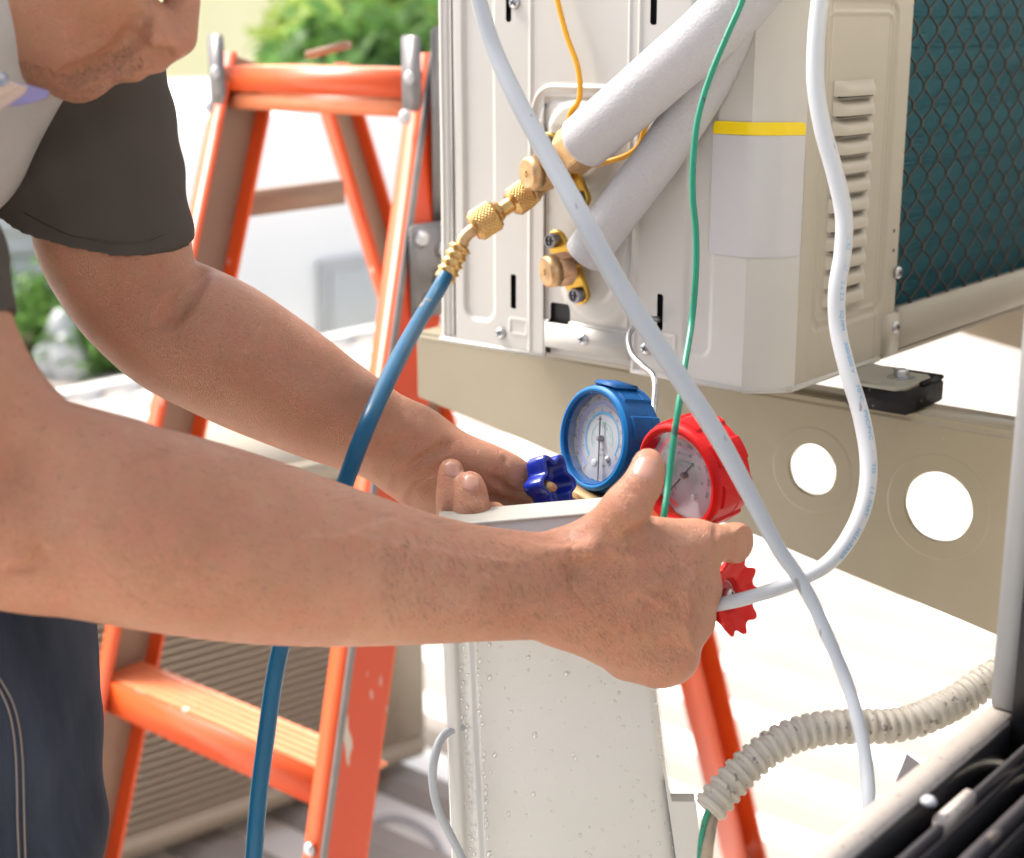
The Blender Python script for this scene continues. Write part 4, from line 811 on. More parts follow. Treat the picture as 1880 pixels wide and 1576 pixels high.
# ------------------------------------------------------------------ gauge manifold
man = thing('gauge_manifold', 'hand held gauge manifold with a blue and a red gauge hanging on a hook', 'gauge set', P(1200, 960, 1.06))
bk, rk = P(1036, 905, 1.125), P(1330, 1092, 1.005)
def ortho(n, up):
    n = unit(n); u = unit(np.array(up) - n * (np.array(up) @ n)); return u, np.cross(u, n)      # up, right (seen from the front, n towards viewer)
def gauge(name, c, n, up, Rb, depth, mb, mr, md, spec, lab):
    n = unit(n); u, r = ortho(n, up); Rd = Rb * .80
    def fn(q, t):
        if t > depth * .84 or t < depth * .04: return .972
        k = (q * 8 / math.pi + .1) % 2; return 1.0 if k < 1.18 else .955
    b0 = c - n * depth
    pr = [(0, Rb * .80), (.0004, Rb * .93), (depth * .05, Rb * .985), (depth * .30, Rb), (depth * .31, Rb * .992), (depth * .55, Rb), (depth * .80, Rb), (depth * .83, Rb), (depth * .85, Rb * .985), (depth * .93, Rb * .985), (depth, Rb * .955), (depth + .0012, Rb * .91), (depth + .0010, Rb * .855), (depth - .0015, Rb * .83), (depth - .009, Rb * .82), (depth - .0091, .0005)]
    g = MB().lathe(b0, c, pr, 128, cap=False, fn=fn, ref=u).build(name, mb, man, auto=.55); g['label'] = lab
    MB().lathe(b0, c, [(depth - .0004, Rb * .962), (depth + .0017, Rb * .915), (depth + .0018, Rb * .87), (depth - .001, Rb * .825)], 96, cap=False).build('bezel', mr, g, smooth=True)
    zf = c - n * .0085
    def at(rad, ang, h): return zf + n * h + rad * (math.sin(ang) * r + math.cos(ang) * u)
    MB().lathe(zf - n * .0012, zf, [(0, Rd * 1.02), (.0011, Rd * 1.02), (.0012, Rd * 1.01)], 64).build('dial', md, g, auto=.5)
    def arc(nm, r0, r1, a0, a1, m, h=.0003):
        k = 48; vs = []; 
        for i in range(k + 1): a = math.radians(a0 + (a1 - a0) * i / k); vs += [at(r0, a, h), at(r1, a, h)]
        return link(nm, pyd(nm, vs, [(2 * i, 2 * i + 1, 2 * i + 3, 2 * i + 2) for i in range(k)]), m, g, False)
    for (r0, r1, a0, a1, m) in spec['arcs']: arc('scale_arc', Rd * r0, Rd * r1, a0, a1, M[m])
    for (rad, ln, wd, a0, a1, cnt, m) in spec['ticks']:
        tb = MB()
        for i in range(cnt):
            a = math.radians(a0 + (a1 - a0) * i / (cnt - 1)); p0, p1 = at(Rd * rad, a, .0004), at(Rd * (rad + ln), a, .0004); tdir = unit(math.cos(a) * r - math.sin(a) * u) * wd
            tb.add([p0 - tdir, p0 + tdir, p1 + tdir, p1 - tdir], [(0, 1, 2, 3)])
        tb.build('scale_ticks', M[m], g, kind='stuff')
    for (s, rad, ang, size, m, rot) in spec['nums']:
        me = text_mesh(s, size, 'CENTER'); a = math.radians(ang); o_ = at(Rd * rad, a, .0005); ca = a if rot else 0
        ru, rr = (math.cos(ca) * u + math.sin(ca) * r), (math.cos(ca) * r - math.sin(ca) * u)
        for v in me.vertices: q = o_ + rr * v.co.x + ru * (v.co.y - size * .35); v.co = q
        link('scale_number', me, M[m], g, False)
    na = math.radians(spec['needle']); d_ = math.sin(na) * r + math.cos(na) * u; s_ = math.cos(na) * r - math.sin(na) * u
    hb = zf + n * .003
    nd = MB().add([hb - d_ * Rd * spec['tail'] - s_ * .0004, hb - d_ * Rd * spec['tail'] + s_ * .0004, hb + d_ * Rd * .42 + s_ * .0006, hb + d_ * Rd * .42 + s_ * .0018, hb + d_ * Rd * .50, hb + d_ * Rd * .42 - s_ * .0018, hb + d_ * Rd * .42 - s_ * .0006], [(0, 1, 2, 3, 4, 5, 6)])
    k_ = len(nd.v); nd.v += [tuple(np.array(q) - n * .0006) for q in nd.v]; nd.f += [(6 + k_, 5 + k_, 4 + k_, 3 + k_, 2 + k_, 1 + k_, k_)] + [(i, (i + 1) % 7, (i + 1) % 7 + k_, i + k_) for i in range(7)]
    nd.build('needle', M['ink'], g)
    MB().lathe(zf, zf + n, [(0, .0024), (.0030, .0024), (.0042, .0020), (.0046, .001)], 24).build('needle_hub', M['dsteel'], g, auto=.6)
    pc = at(Rd * .52, math.radians(spec['screw'][0]), 0); MB().lathe(pc, pc + n, [(0, .0022), (.0016, .0021), (.0022, .0012), (.0022, .0002)], 20).build('adjusting_screw', M['lightmetal'], g, auto=.6)
    if spec.get('cap'): pc = at(Rd * .56, math.radians(spec['cap']), .0056); MB().lathe(pc, pc + n, [(0, .0029), (.001, .0029), (.0014, .0022)], 24).build('lens_button', M['dial'], g, auto=.6)
    ln = [c - n * .0012 + Rb * .83 * (math.cos(k * math.pi / 32) * u + math.sin(k * math.pi / 32) * r) for k in range(64)]; link('lens', pyd('lens', ln, [tuple(range(64))]), M['lens'], g, False)
    return g, u, r
cB, cR = P(1089, 805, 1.10), P(1243, 878, 1.035)
nB = -A3 * math.cos(math.radians(53)) - R3 * math.sin(math.radians(53)); nB = unit(nB + U3 * .02)
ph = math.radians(54); nR = -A3 * math.cos(ph) + (-R3 * .95 - U3 * .31) * math.sin(ph)
blue = dict(arcs=[(.80, .86, -138, 150, 'inkviolet'), (.74, .76, -138, 150, 'inkviolet'), (.555, .60, -130, -20, 'inkblue'), (.555, .62, -20, 35, 'inkblue'), (.565, .595, 35, 132, 'inkblue'), (.36, .37, -120, 120, 'inkgreen')],
    ticks=[(.76, .04, .00012, -138, 150, 73, 'inkviolet'), (.87, .05, .0002, -138, 150, 25, 'ink'), (.60, .03, .00012, -130, 130, 60, 'inkblue'), (.36, .03, .00012, -120, 120, 49, 'inkgreen')],
    nums=[(str(k), .93, -138 + 26 * i, .0030, 'ink', True) for i, k in enumerate([0, 20, 40, 60, 80, 100, 120, 140, 160, 180, 220, 250])] + [(str(k), .67, -130 + 26 * i, .0028, 'ink', True) for i, k in enumerate([1, 2, 3, 4, 5, 6, 8, 10, 12, 14, 17])] + [(str(k), .29, -110 + 37 * i, .0025, 'inkgreen', True) for i, k in enumerate([-40, -20, 0, 10, 20, 30, 40])] + [('psi', .24, 175, .0034, 'ink', False), ('bar', .62, 172, .0032, 'ink', False), ('kg/cm2', .36, 178, .0026, 'ink', False)],
    needle=2, tail=.98, screw=(155,), cap=184)
red = dict(arcs=[(.80, .90, -138, 140, 'inkred'), (.62, .65, -130, 132, 'inkpink'), (.30, .31, -100, 132, 'inkgreen')],
    ticks=[(.75, .05, .00014, -138, 140, 61, 'inkred'), (.58, .04, .00013, -130, 132, 53, 'inkpink'), (.31, .035, .00012, -100, 132, 47, 'inkgreen')],
    nums=[(str(k), .70, -120 + 26 * i, .0034, 'ink', True) for i, k in enumerate([0, 50, 100, 150, 200, 250, 300, 350, 400, 450, 500])] + [(str(k), .50, -118 + 40 * i, .0028, 'ink', True) for i, k in enumerate([5, 10, 15, 20, 25, 30, 35])] + [(str(k), .22, -100 + 46 * i, .0026, 'inkgreen', True) for i, k in enumerate([0, 20, 40, 60, 80, 90])],
    needle=66, tail=.80, screw=(176,))
gB, uB, rB = gauge('blue_gauge', cB, nB, U3, .0395, .0325, M['blueboot'], M['bluerim'], M['dial'], blue, 'blue rubber booted gauge')
gR, uR, rR = gauge('red_gauge', cR, nR, U3 * .95 - R3 * .31, .0392, .0340, M['redboot'], M['redboot'], M['rdial'], red, 'red rubber booted gauge with clouded lens')
# hanging tab on each boot
MB().lathe(cB - nB * .028 + uB * .0385, cB - nB * .006 + uB * .0385, [(0, .010), (.02, .010)], 24).v
for (g, c, n, u, r, m, ang) in ((gB, cB, nB, uB, rB, M['blueboot'], 12),):
    a = math.radians(ang); d = math.sin(a) * r + math.cos(a) * u; s = math.cos(a) * r - math.sin(a) * u
    MB().box((-.013, .0375, .003), (.013, .0412, .026), (s, d, -n), c).build('boot_tab', m, g, bevel=.0015)
# block and stems, hidden mostly by the hand
cen = lambda c, n, u, k: c - n * .018 - u * k
MB().bar(bk, rk, .026, .024).build('manifold_block', M['brass_dull'], man, bevel=.003)
ax_m = unit(rk - bk)
for (c, n, u) in ((cB, nB, uB), (cR, nR, uR)):
    s0_ = cen(c, n, u, .036); t_ = (s0_ - bk) @ ax_m; MB().lathe(s0_, bk + ax_m * t_, [(0, .007), (.05, .007)], 20).build('gauge_stem', M['brass'], man, smooth=True)
# knobs
def knob(name, c, n, R, lobes, m, depth, cup, lab, prof=None):
    n = unit(n); cnt = lobes * 16
    def amp(t): return 1
    def fn(q, t):
        k = .5 + .5 * math.cos(q * lobes); e = min(1, max(0, (t + depth) / depth)); return 1 + (.17 * (k ** .8) - .10) * (.35 + .65 * e)
    pr = [(-depth, R * .40), (-depth * .98, R * .62), (-depth * .7, R * .80), (-depth * .25, R * .93), (0, R * 1.0), (.0010, R * .99), (.0012, R * .95)] + cup
    g = MB().lathe(c, c + n, pr, cnt, cap=True, fn=lambda q, t: fn(q, t)).build(name, m, man, auto=.9)
    g['label'] = lab; return g
nk = unit(-A3 * .62 + R3 * .74 + U3 * .02); Rk = .0205
cup = [(.0004, Rk * .75), (-.002, Rk * .60), (-.0035, Rk * .52), (-.0075, Rk * .49), (-.0078, .0003)]
kc = P(1347, 1094, .990)
def knob_red():
    n = nk; u, r = ortho(n, U3); lob = 10; cnt = 200; prof = [(-.012, .30, 0), (-.0118, .55, .1), (-.008, .78, .4), (-.003, .98, .9), (.0015, 1.10, 1.0), (.0026, 1.09, 1.0), (.0024, 1.03, .9), (.0002, .85, .7), (-.0015, .68, .35), (-.0020, .56, .05), (-.0032, .50, 0), (-.0070, .485, 0), (-.0072, .01, 0)]
    vs = []; fs = []
    for i, (h, rad, am) in enumerate(prof):
        for j in range(cnt):
            q = 2 * math.pi * j / cnt; w_ = math.cos(q * lob); s_ = max(w_, -.55); rr = Rk * 1.08 * rad * (1 + .10 * am * s_); hh = h + .0013 * am * w_
            vs.append(kc + n * hh + rr * (math.cos(q) * r + math.sin(q) * u))
    m_ = len(prof)
    for i in range(m_ - 1):
        for j in range(cnt): k = (j + 1) % cnt; fs.append((i * cnt + j, i * cnt + k, (i + 1) * cnt + k, (i + 1) * cnt + j))
    fs.append(tuple(range(cnt - 1, -1, -1)))
    g = MB(); g.add(vs, fs); g = g.build('red_knob', M['redknob'], man, smooth=True); g['label'] = 'red scalloped valve knob'
    MB().lathe(kc - n * .0070, kc, [(0, Rk * .49), (.0006, Rk * .49)], 40).build('knob_disc', M['redboot'], g, auto=.5)
    zf = kc - n * .0062
    for (r0, r1, a0, a1) in ((.44, .47, -40, 120), (.27, .28, -70, 100)):
        k = 30; vs = []
        for i in range(k + 1): a = math.radians(a0 + (a1 - a0) * i / k); dd = math.sin(a) * r + math.cos(a) * u; vs += [zf + Rk * r0 * dd, zf + Rk * r1 * dd]
        link('knob_arc', pyd('knob_arc', vs, [(2 * i, 2 * i + 1, 2 * i + 3, 2 * i + 2) for i in range(k)]), M['frame'], g, False)
    for i, chh in enumerate('CLOSED'):
        me = text_mesh(chh, .0032, 'CENTER'); a = math.radians(-15 + i * 20); ru, rr = math.cos(a) * u + math.sin(a) * r, math.cos(a) * r - math.sin(a) * u
        for v in me.vertices: v.co = zf + n * .0002 + ru * (Rk * .31 + v.co.y) + rr * v.co.x
        link('knob_letter', me, M['inkpink'], g, False)
    sc_ = MB().lathe(zf, zf + n, [(0, .0048), (.0036, .0047), (.0052, .0036), (.0056, .0002)], 28).build('knob_screw', M['lightmetal'], g, smooth=True)
    MB().box((-.0026, -.0005, .0050), (.0026, .0005, .0059), (unit(r + u * .3), unit(u - r * .3), n), zf).box((-.0005, -.0026, .0050), (.0005, .0026, .00595), (unit(r + u * .3), unit(u - r * .3), n), zf).build('screw_cross', M['black'], sc_)
knob_red()
def knob_blue():
    c = P(992, 896, 1.085); n = unit(-R3 * .80 + A3 * .55 - U3 * .22); Rb = .0200; u, r = ortho(n, U3); lob = 6; cnt = 120
    prof = [(-.004, .01, 0), (-.004, .25, 0), (-.0035, .55, .5), (-.006, .76, 1), (-.0150, .80, 1), (-.0165, .86, 1), (-.0165, .96, 1), (-.0150, 1.0, 1), (-.003, .99, 1), (-.0005, .93, 1), (0, .8, 1), (.0005, .01, 0)]; vs = []; fs = []
    for h, rad, am in prof:
        for j in range(cnt):
            q = 2 * math.pi * j / cnt; w_ = math.cos(q * lob); rr = Rb * rad * (1 + .17 * am * w_); vs.append(c + n * h + rr * (math.cos(q) * r + math.sin(q) * u))
    for i in range(len(prof) - 1):
        for j in range(cnt): k = (j + 1) % cnt; fs.append((i * cnt + j, i * cnt + k, (i + 1) * cnt + k, (i + 1) * cnt + j))
    g = MB(); g.add(vs, fs); g = g.build('blue_knob', M['blueknob'], man, smooth=True); g['label'] = 'dark blue lobed valve knob'
    e_ = c - n * .004; Ls_ = np.linalg.norm(bk - e_); MB().lathe(e_, bk, [(0, .0048), (Ls_ * .45, .0048), (Ls_ * .46, .0075), (Ls_ * .8, .0075), (Ls_ * .82, .009), (Ls_, .009)], 24).build('knob_stem', M['brass_dull'], g, smooth=True)
knob_blue()
# wire hook through the panel slot
hk = [(1215, 588, 1.262), (1203, 586, 1.235), (1186, 588, 1.225), (1166, 598, 1.22), (1154, 620, 1.21), (1160, 650, 1.19), (1180, 672, 1.17), (1198, 688, 1.15), (1203, 712, 1.14), (1200, 750, 1.12), (1196, 800, 1.10), (1193, 860, 1.09)]
link('hook', tube_mesh('hook', [P(*q) for q in hk], .0024, n=16), M['steel'], man)

# ------------------------------------------------------------------ cables
def cable_text(ctrl_w, s, size, start, phi, rad, name, parent, gap=1.0, sub=24, flip=1):
    c = spline(ctrl_w, sub); L = np.concatenate([[0], np.cumsum(np.linalg.norm(np.diff(c, axis=0), axis=1))]); T = np.gradient(c, axis=0); T /= np.linalg.norm(T, axis=1)[:, None]
    me = text_mesh(s, size); co = np.empty(len(me.vertices) * 3, np.float32); me.vertices.foreach_get('co', co); co = co.reshape(-1, 3); out = np.empty_like(co)
    for i, (x, y, z) in enumerate(co):
        l = start + x * gap; p = np.array([np.interp(l, L, c[:, k]) for k in range(3)]); t = unit([np.interp(l, L, T[:, k]) for k in range(3)])
        view = unit(C3 - p); side = unit(np.cross(t, view)); view = np.cross(side, t)
        if side @ R3 < 0: side = -side
        a = phi + (y - size * .35) / rad; out[i] = p + (rad + .00012) * (math.cos(a) * view + math.sin(a) * side)
    me.vertices.foreach_set('co', out.ravel()); me.update(); return link(name, me, M['print'], parent, False)
c1 = [(820, -1300, 1.0), (820, -500, .99), (832, -220, .98), (850, -90, .97), (876, -10, .965), (905, 85, .96), (950, 185, .95), (1008, 290, .94), (1075, 410, .93), (1135, 520, .93), (1200, 622, .93), (1262, 715, .93), (1320, 805, .93), (1372, 900, .93), (1425, 1000, .93), (1478, 1080, .93), (1520, 1170, .925), (1553, 1250, .92), (1577, 1330, .91), (1591, 1410, .90), (1595, 1500, .885), (1590, 1640, .87)]
t1 = link('white_cable', tube_mesh('white_cable', [P(*q) for q in c1], [.0052] * 5 + [.0056, .0060, .0063, .0064, .0064, .0064, .0063, .0060, .0055, .0048, .0044, .0042, .0041, .0041, .0042, .0042, .0042], n=24, flat=.72, twist=lambda t: .4 + .5 * t), M['gcable'])
tag(t1, 'thick grey white cable crossing in front of everything from top to window sill', 'cable')
c2 = [(1520, -110, 1.0), (1508, -20, 1.0), (1499, 60, 1.0), (1497, 150, 1.0), (1510, 235, 1.0), (1532, 315, 1.0), (1549, 395, 1.0), (1547, 465, 1.0), (1537, 530, 1.0), (1538, 600, 1.0), (1556, 680, .995), (1580, 760, .99), (1594, 840, .985), (1590, 910, .98), (1566, 975, .975), (1525, 1030, .97), (1470, 1064, .965), (1400, 1090, .96), (1330, 1108, .962), (1270, 1118, .985), (1230, 1130, 1.01)]
c2w = [P(1540, -1300, 1.0), P(1536, -600, 1.0), P(1530, -300, 1.0)] + [P(*q) for q in c2]
link_up = 1
t2 = link('printed_cable', tube_mesh('printed_cable', c2w, [.0058] * 12 + [.0056] * 6 + [.0052, .0047, .0045, .0043, .0042, .004], n=24, flat=1.0), M['wcable'])
tag(t2, 'white printed cable curving down past the louvres and back to the fist', 'cable')
cc_ = spline(c2w, 24); Ls = np.concatenate([[0], np.cumsum(np.linalg.norm(np.diff(cc_, axis=0), axis=1))])
def arclen(i): return Ls[min(int(i * 24), len(Ls) - 1)]
def lenat(y): 
    best = min(range(24 * 5, 24 * 19), key=lambda k: abs(proj(cc_[k])[1] - y)); return Ls[best]
for s, y0, y1 in (('WIRE', 432, 463), ('VAF', 480, 500), ('2 x 2.5', 515, 556), ('SQ.MM.', 569, 615), ('300/500 V', 632, 692), ('70°C', 711, 742), ('PVC/PVC', 756, 813), ('-', 832, 836), ('TIS', 853, 874), ('11', 892, 905), ('PART', 919, 950), ('101-2559', 968, 1022)):
    me_ = text_mesh(s, .0043); wdt = max(v.co.x for v in me_.vertices) - min(v.co.x for v in me_.vertices); bpy.data.meshes.remove(me_)
    l0, l1 = lenat(y0), lenat(y1); cable_text(c2w, s, .0040, l0, .62, .0057, 'printed_word', t2, gap=(l1 - l0) / max(wdt, .0005) if s != '-' else 1)
gw = [(1420, -1300, 1.02), (1410, -500, 1.02), (1396, -180, 1.02), (1375, -60, 1.02), (1363, 0, 1.02), (1335, 65, 1.02), (1304, 140, 1.02), (1282, 215, 1.02), (1273, 290, 1.02), (1272, 360, 1.02), (1278, 430, 1.02), (1277, 510, 1.02), (1270, 590, 1.02), (1258, 665, 1.0), (1247, 740, .985), (1238, 800, .98), (1228, 880, .975), (1219, 950, .965), (1213, 1010, .975), (1215, 1060, .985)]
tag(px_tube('green_wire', gw, .0022, M['gwire'], n=14), 'thin green wire hanging in front of the pipes and the red gauge', 'wire')
yoff = .012
def YW(x, y, o=.012): return on(x, y, 1, Yf - o)
yw = [(990, -900, 1.27), (992, -450, 1.27), (998, -200, 1.27), (1010, -60, 1.27), (1022, -5, 1.27), (1040, 65, 1.27), (1061, 125, 1.265), (1064, 180, 1.26), (1046, 212, 1.26), (1044, 262, 1.27), (1080, 300, 1.285), (1115, 297, 1.28), (1152, 285, 1.27), (1174, 266, 1.265), (1184, 236, 1.265), (1196, 200, 1.27)]
tag(link('yellow_wire', tube_mesh('yellow_wire', [YW(x, y) for x, y, d in yw], .0023, n=14), M['ywire']), 'thin yellow wire looping behind the thicker insulated pipe', 'wire')
# corrugated conduit
cp = [(1850, 1228, .985), (1812, 1250, .98), (1760, 1285, .975), (1700, 1316, .965), (1640, 1332, .96), (1570, 1334, .955), (1500, 1340, .95), (1440, 1358, .945), (1385, 1396, .94), (1340, 1440, .935), (1300, 1488, .93)]
cpw = [P(*q) for q in cp]; cpw = [cpw[0] + unit(cpw[0] - cpw[1]) * .04] + cpw
pit = .0066
cn = link('corrugated_conduit', tube_mesh('corrugated_conduit', cpw, .0108, n=32, sub=44, fn=lambda l: 0.86 + .16 * (max(0, min(1, .5 + 1.4 * math.sin(2 * math.pi * l / pit))))), M['conduit'])
tag(cn, 'dirty cream corrugated conduit running from the window jamb to the cover', 'conduit')
e0 = P(1300, 1488, .93)
tag(px_tube('green_lead', [(1330, 1450, .935), (1304, 1482, .93), (1291, 1520, .93), (1285, 1570, .93), (1283, 1660, .93), (1290, 1750, .93)], .0019, M['gwire'], n=12), 'dark green lead leaving the open end of the corrugated conduit', 'wire')
tag(px_tube('grimy_lead', [(1332, 1460, .938), (1310, 1490, .934), (1302, 1530, .932), (1296, 1580, .93), (1292, 1700, .93)], .0042, M['oldwire'], n=16), 'grimy beige cable leaving the open end of the corrugated conduit', 'cable')

# ------------------------------------------------------------------ removed service cover
hc = .955
Lt, Lb_ = onF(803, 970, hc), onF(826, 1576, hc); Rt, Rb_ = onF(1172, 938, hc), onF(1250, 1576, hc)
def toz(a, b, z): return a + (b - a) * (z - a[2]) / (b[2] - a[2])
cov = thing('service_cover', 'white wet service cover standing upright below the two hands', 'cover panel', toz((Lt + Rt) / 2, (Lb_ + Rb_) / 2, 0.0))
us = [0, .004, .010, .018, .05, .062, .072, .080, .125, .135, .150, .158, .170, .18, .3, .5, .7, .9, .93, .955, .97, .985, 1.0]
hs2 = [-.03, -.006, -.001, 0, 0, -.0005, -.003, -.0045, -.0045, -.003, .0006, .0010, .0006, 0, .0006, .0010, .0008, 0, -.0004, -.0015, -.0035, -.007, -.03]
nrow = 50; vs = []; nt_ = -F3
for i in range(nrow + 1):
    z = 0.002 + (Lt[2] - .002) * i / nrow; a = toz(Lt, Lb_, z); z2 = 0.002 + (Rt[2] - .002) * i / nrow; b = toz(Rt, Rb_, z2)
    for u, h_ in zip(us, hs2): vs.append(a + (b - a) * u + nt_ * h_)
nu = len(us); fs = [(i * nu + j, i * nu + j + 1, (i + 1) * nu + j + 1, (i + 1) * nu + j) for i in range(nrow) for j in range(nu - 1)]
cme = pyd('cover_shell', vs, fs); o = link('cover_shell', cme, M['cover'], cov); sm_ = o.modifiers.new('t', 'SOLIDIFY'); sm_.thickness = .0016; sm_.offset = -1
# sloping top lip
tl = []
for u in np.linspace(0, 1, 12):
    a = Lt + (Rt - Lt) * u; tl += [a + nt_ * .0005, a + nt_ * .0022 + U3 * .0012, a - nt_ * .004 + np.array([0, 0, .0014]), a - nt_ * .034 + np.array([0, 0, .0005])]
link('top_lip', pyd('top_lip', tl, [(4 * i + k, 4 * i + 4 + k, 4 * i + 5 + k, 4 * i + 1 + k) for i in range(11) for k in range(3)]), M['coverlip'], cov)
st_ = []
for u in np.linspace(0.0, 1, 12):
    a = Lt + (Rt - Lt) * u + nt_ * .0026; hh_ = .0135 - .002 * u; st_ += [a + np.array([0, 0, .0018]), a - np.array([0, 0, hh_]), a - np.array([0, 0, hh_ + .0008]) - nt_ * .002]
0 and link('top_band', pyd('top_band', st_, [(3 * i + k, 3 * i + 3 + k, 3 * i + 4 + k, 3 * i + 1 + k) for i in range(11) for k in range(2)]), M['coverlip'], cov)
# side tab lower right
ta, tb_ = onF(1232, 1474, hc - .002), onF(1276, 1474, hc - .002); tc_, td = onF(1246, 1576, hc - .002), onF(1286, 1576, hc - .002)
tz = lambda a, b: toz(a, b, .62)
v = [onF(1222, 1430, hc - .001), ta, tb_, tz(tb_, td), tz(ta, tc_)]; v2 = [q - nt_ * .012 for q in v]
MB().add(v + v2, [(0, 1, 2, 3, 4), (9, 8, 7, 6, 5)] + [(i, (i + 1) % 5, (i + 1) % 5 + 5, i + 5) for i in range(5)]).build('side_tab', M['cover'], cov, bevel=.0012)
v = [onF(1236, 1478, hc - .004), onF(1272, 1478, hc - .004)]
# droplets
bm = bmesh.new(); bmesh.ops.create_icosphere(bm, subdivisions=2, radius=1); base_v = np.array([v.co[:] for v in bm.verts]); base_f = np.array([[v.index for v in f.verts] for f in bm.faces]); bm.free()
ok_ = base_v[:, 2]; parts_d = []
def shell(u, z):
    a = toz(Lt, Lb_, z); b = toz(Rt, Rb_, z); return a + (b - a) * u + nt_ * np.interp(u, us, hs2)
sd = unit(Rt - Lt); ud = np.array([0, 0, 1.])
def droplet(u, z, r, el=1.0):
    p = shell(u, z); q = base_v.copy(); q[:, 2] = np.where(q[:, 2] > 0, q[:, 2] * .55, q[:, 2] * .12); low = q[:, 1] < 0
    wob = 1 + .12 * math.sin(u * 900 + z * 300); vv = p + r * (q[:, :1] * sd * wob + q[:, 1:2] * ud * el * np.where(low, 1, 1.25)[:, None] + q[:, 2:3] * nt_); parts_d.append((vv, base_f))
zlo, zhi = onF(1000, 1600, hc)[2], onF(1000, 1180, hc)[2]
for i in range(210): droplet(rng.uniform(.19, .97), rng.uniform(zlo, zhi), abs(rng.normal(0, .00045)) + .00035, rng.uniform(.9, 1.3))
for i in range(26): droplet(rng.uniform(.19, .95), rng.uniform(zlo, zhi), rng.uniform(.0011, .0020), rng.uniform(1, 1.35))
for i in range(150): droplet(rng.normal(.10, .010), rng.uniform(zlo, zhi), rng.uniform(.0004, .0011), rng.uniform(1, 1.6))
for i in range(34): droplet(.166 + rng.normal(0, .003), zlo + (zhi - zlo) * (i + .5) / 34 + rng.normal(0, .002), rng.uniform(.0008, .0019), rng.uniform(1, 1.5))
for i in range(24): droplet(.972 + rng.normal(0, .004), rng.uniform(zlo, zhi), rng.uniform(.0006, .0013), 1.2)
dm = np_mesh('water_droplets', parts_d); d_ = link('water_droplets', dm, M['drop'], cov, True, kind='stuff')
# cable loop hanging behind the cover on the left
cl_ = [(860, 1330, 1.05), (815, 1350, 1.04), (797, 1395, 1.03), (795, 1440, 1.03), (806, 1490, 1.03), (830, 1540, 1.03), (860, 1600, 1.03)]
tag(px_tube('looped_cable', cl_, .0030, M['gcable'], n=16), 'grey cable loop showing left of the wet service cover', 'cable')
# ------------------------------------------------------------------ person
hipz = P(-120, 1300, 1.0)
person = thing('person', 'person in charcoal work shirt and jeans bending over, holding the gauges with both hands', 'person', (hipz[0], hipz[1], 0))
def bb(nodes, pad): 
    q = np.array([P(x, y, d) for x, y, d, r in nodes]); return q.min(0) - pad, q.max(0) + pad
# near arm and hand ------------------------------------------------
armN = [(-190, 380, .79, 135), (-150, 560, .79, 156), (-120, 720, .79, 165), (-95, 850, .80, 178), (-40, 925, .81, 176), (60, 945, .82, 181), (160, 950, .83, 186), (300, 976, .845, 184), (450, 1008, .87, 172), (600, 1037, .89, 150), (750, 1060, .91, 124), (870, 1071, .925, 107), (980, 1076, .94, 98), (1050, 1082, .95, 92)]
lo, hi = bb(armN + [(1420, 1000, 1.05, 0), (1180, 800, .93, 0), (1200, 1290, 1.06, 0)], .025)
lo = np.minimum(lo, P(-330, 600, .8)); 
fN = Field(lo, hi, .0017)
fN.chain(armN, .012)
fN.chain([(-30, 700, .80, 70), (90, 800, .80, 70), (200, 860, .82, 75)], .02)                # brachioradialis swell
K = .0095
# back of the hand (four metacarpals fanned out)
fN.chain([(1040, 1040, .948, 62), (1150, 1020, .945, 54), (1275, 1009, .955, 46)], .010)
fN.chain([(1040, 1080, .946, 66), (1160, 1075, .940, 56), (1275, 1078, .944, 46)], .010)
fN.chain([(1040, 1115, .948, 66), (1150, 1125, .944, 58), (1262, 1142, .950, 43)], .010)
fN.chain([(1030, 1120, .955, 62), (1120, 1165, .955, 60), (1235, 1203, .960, 43)], .010)
fN.chain([(1110, 1150, .975, 60), (1160, 1190, .975, 62), (1205, 1212, .968, 52)], .012)        # heel of the hand
fN.chain([(1080, 1060, .975, 55), (1200, 1070, .975, 55), (1240, 1130, .985, 50)], .012)
# knuckles
for x, y, d, r in ((1290, 1003, .948, 26), (1296, 1078, .936, 24), (1280, 1142, .942, 22), (1250, 1198, .952, 21)): fN.cone(P(x, y, d), P(x - 10, y, d), r * .94 / FPX, r * .9 / FPX, .010)
# thumb
fN.chain([(1060, 1035, .950, 62), (1115, 985, .938, 55), (1148, 938, .930, 43)], .012)
fN.chain([(1148, 938, .930, 42), (1168, 905, .928, 38), (1178, 892, .928, 37.5), (1188, 866, .932, 33), (1190, 852, .934, 29)], .007)
fN.chain([(1120, 990, .945, 40), (1200, 990, .950, 38), (1270, 1000, .955, 36)], .012)          # web
fN.chain([(1150, 1010, .94, 30), (1240, 1025, .945, 30)], .012)
# index finger, curling over the red gauge
fN.chain([(1275, 1005, .957, 44), (1318, 997, .962, 34), (1352, 997, .970, 31)], .008)
fN.chain([(1352, 997, .970, 31), (1347, 993, .990, 29), (1325, 990, 1.012, 26), (1300, 985, 1.018, 24)], K)
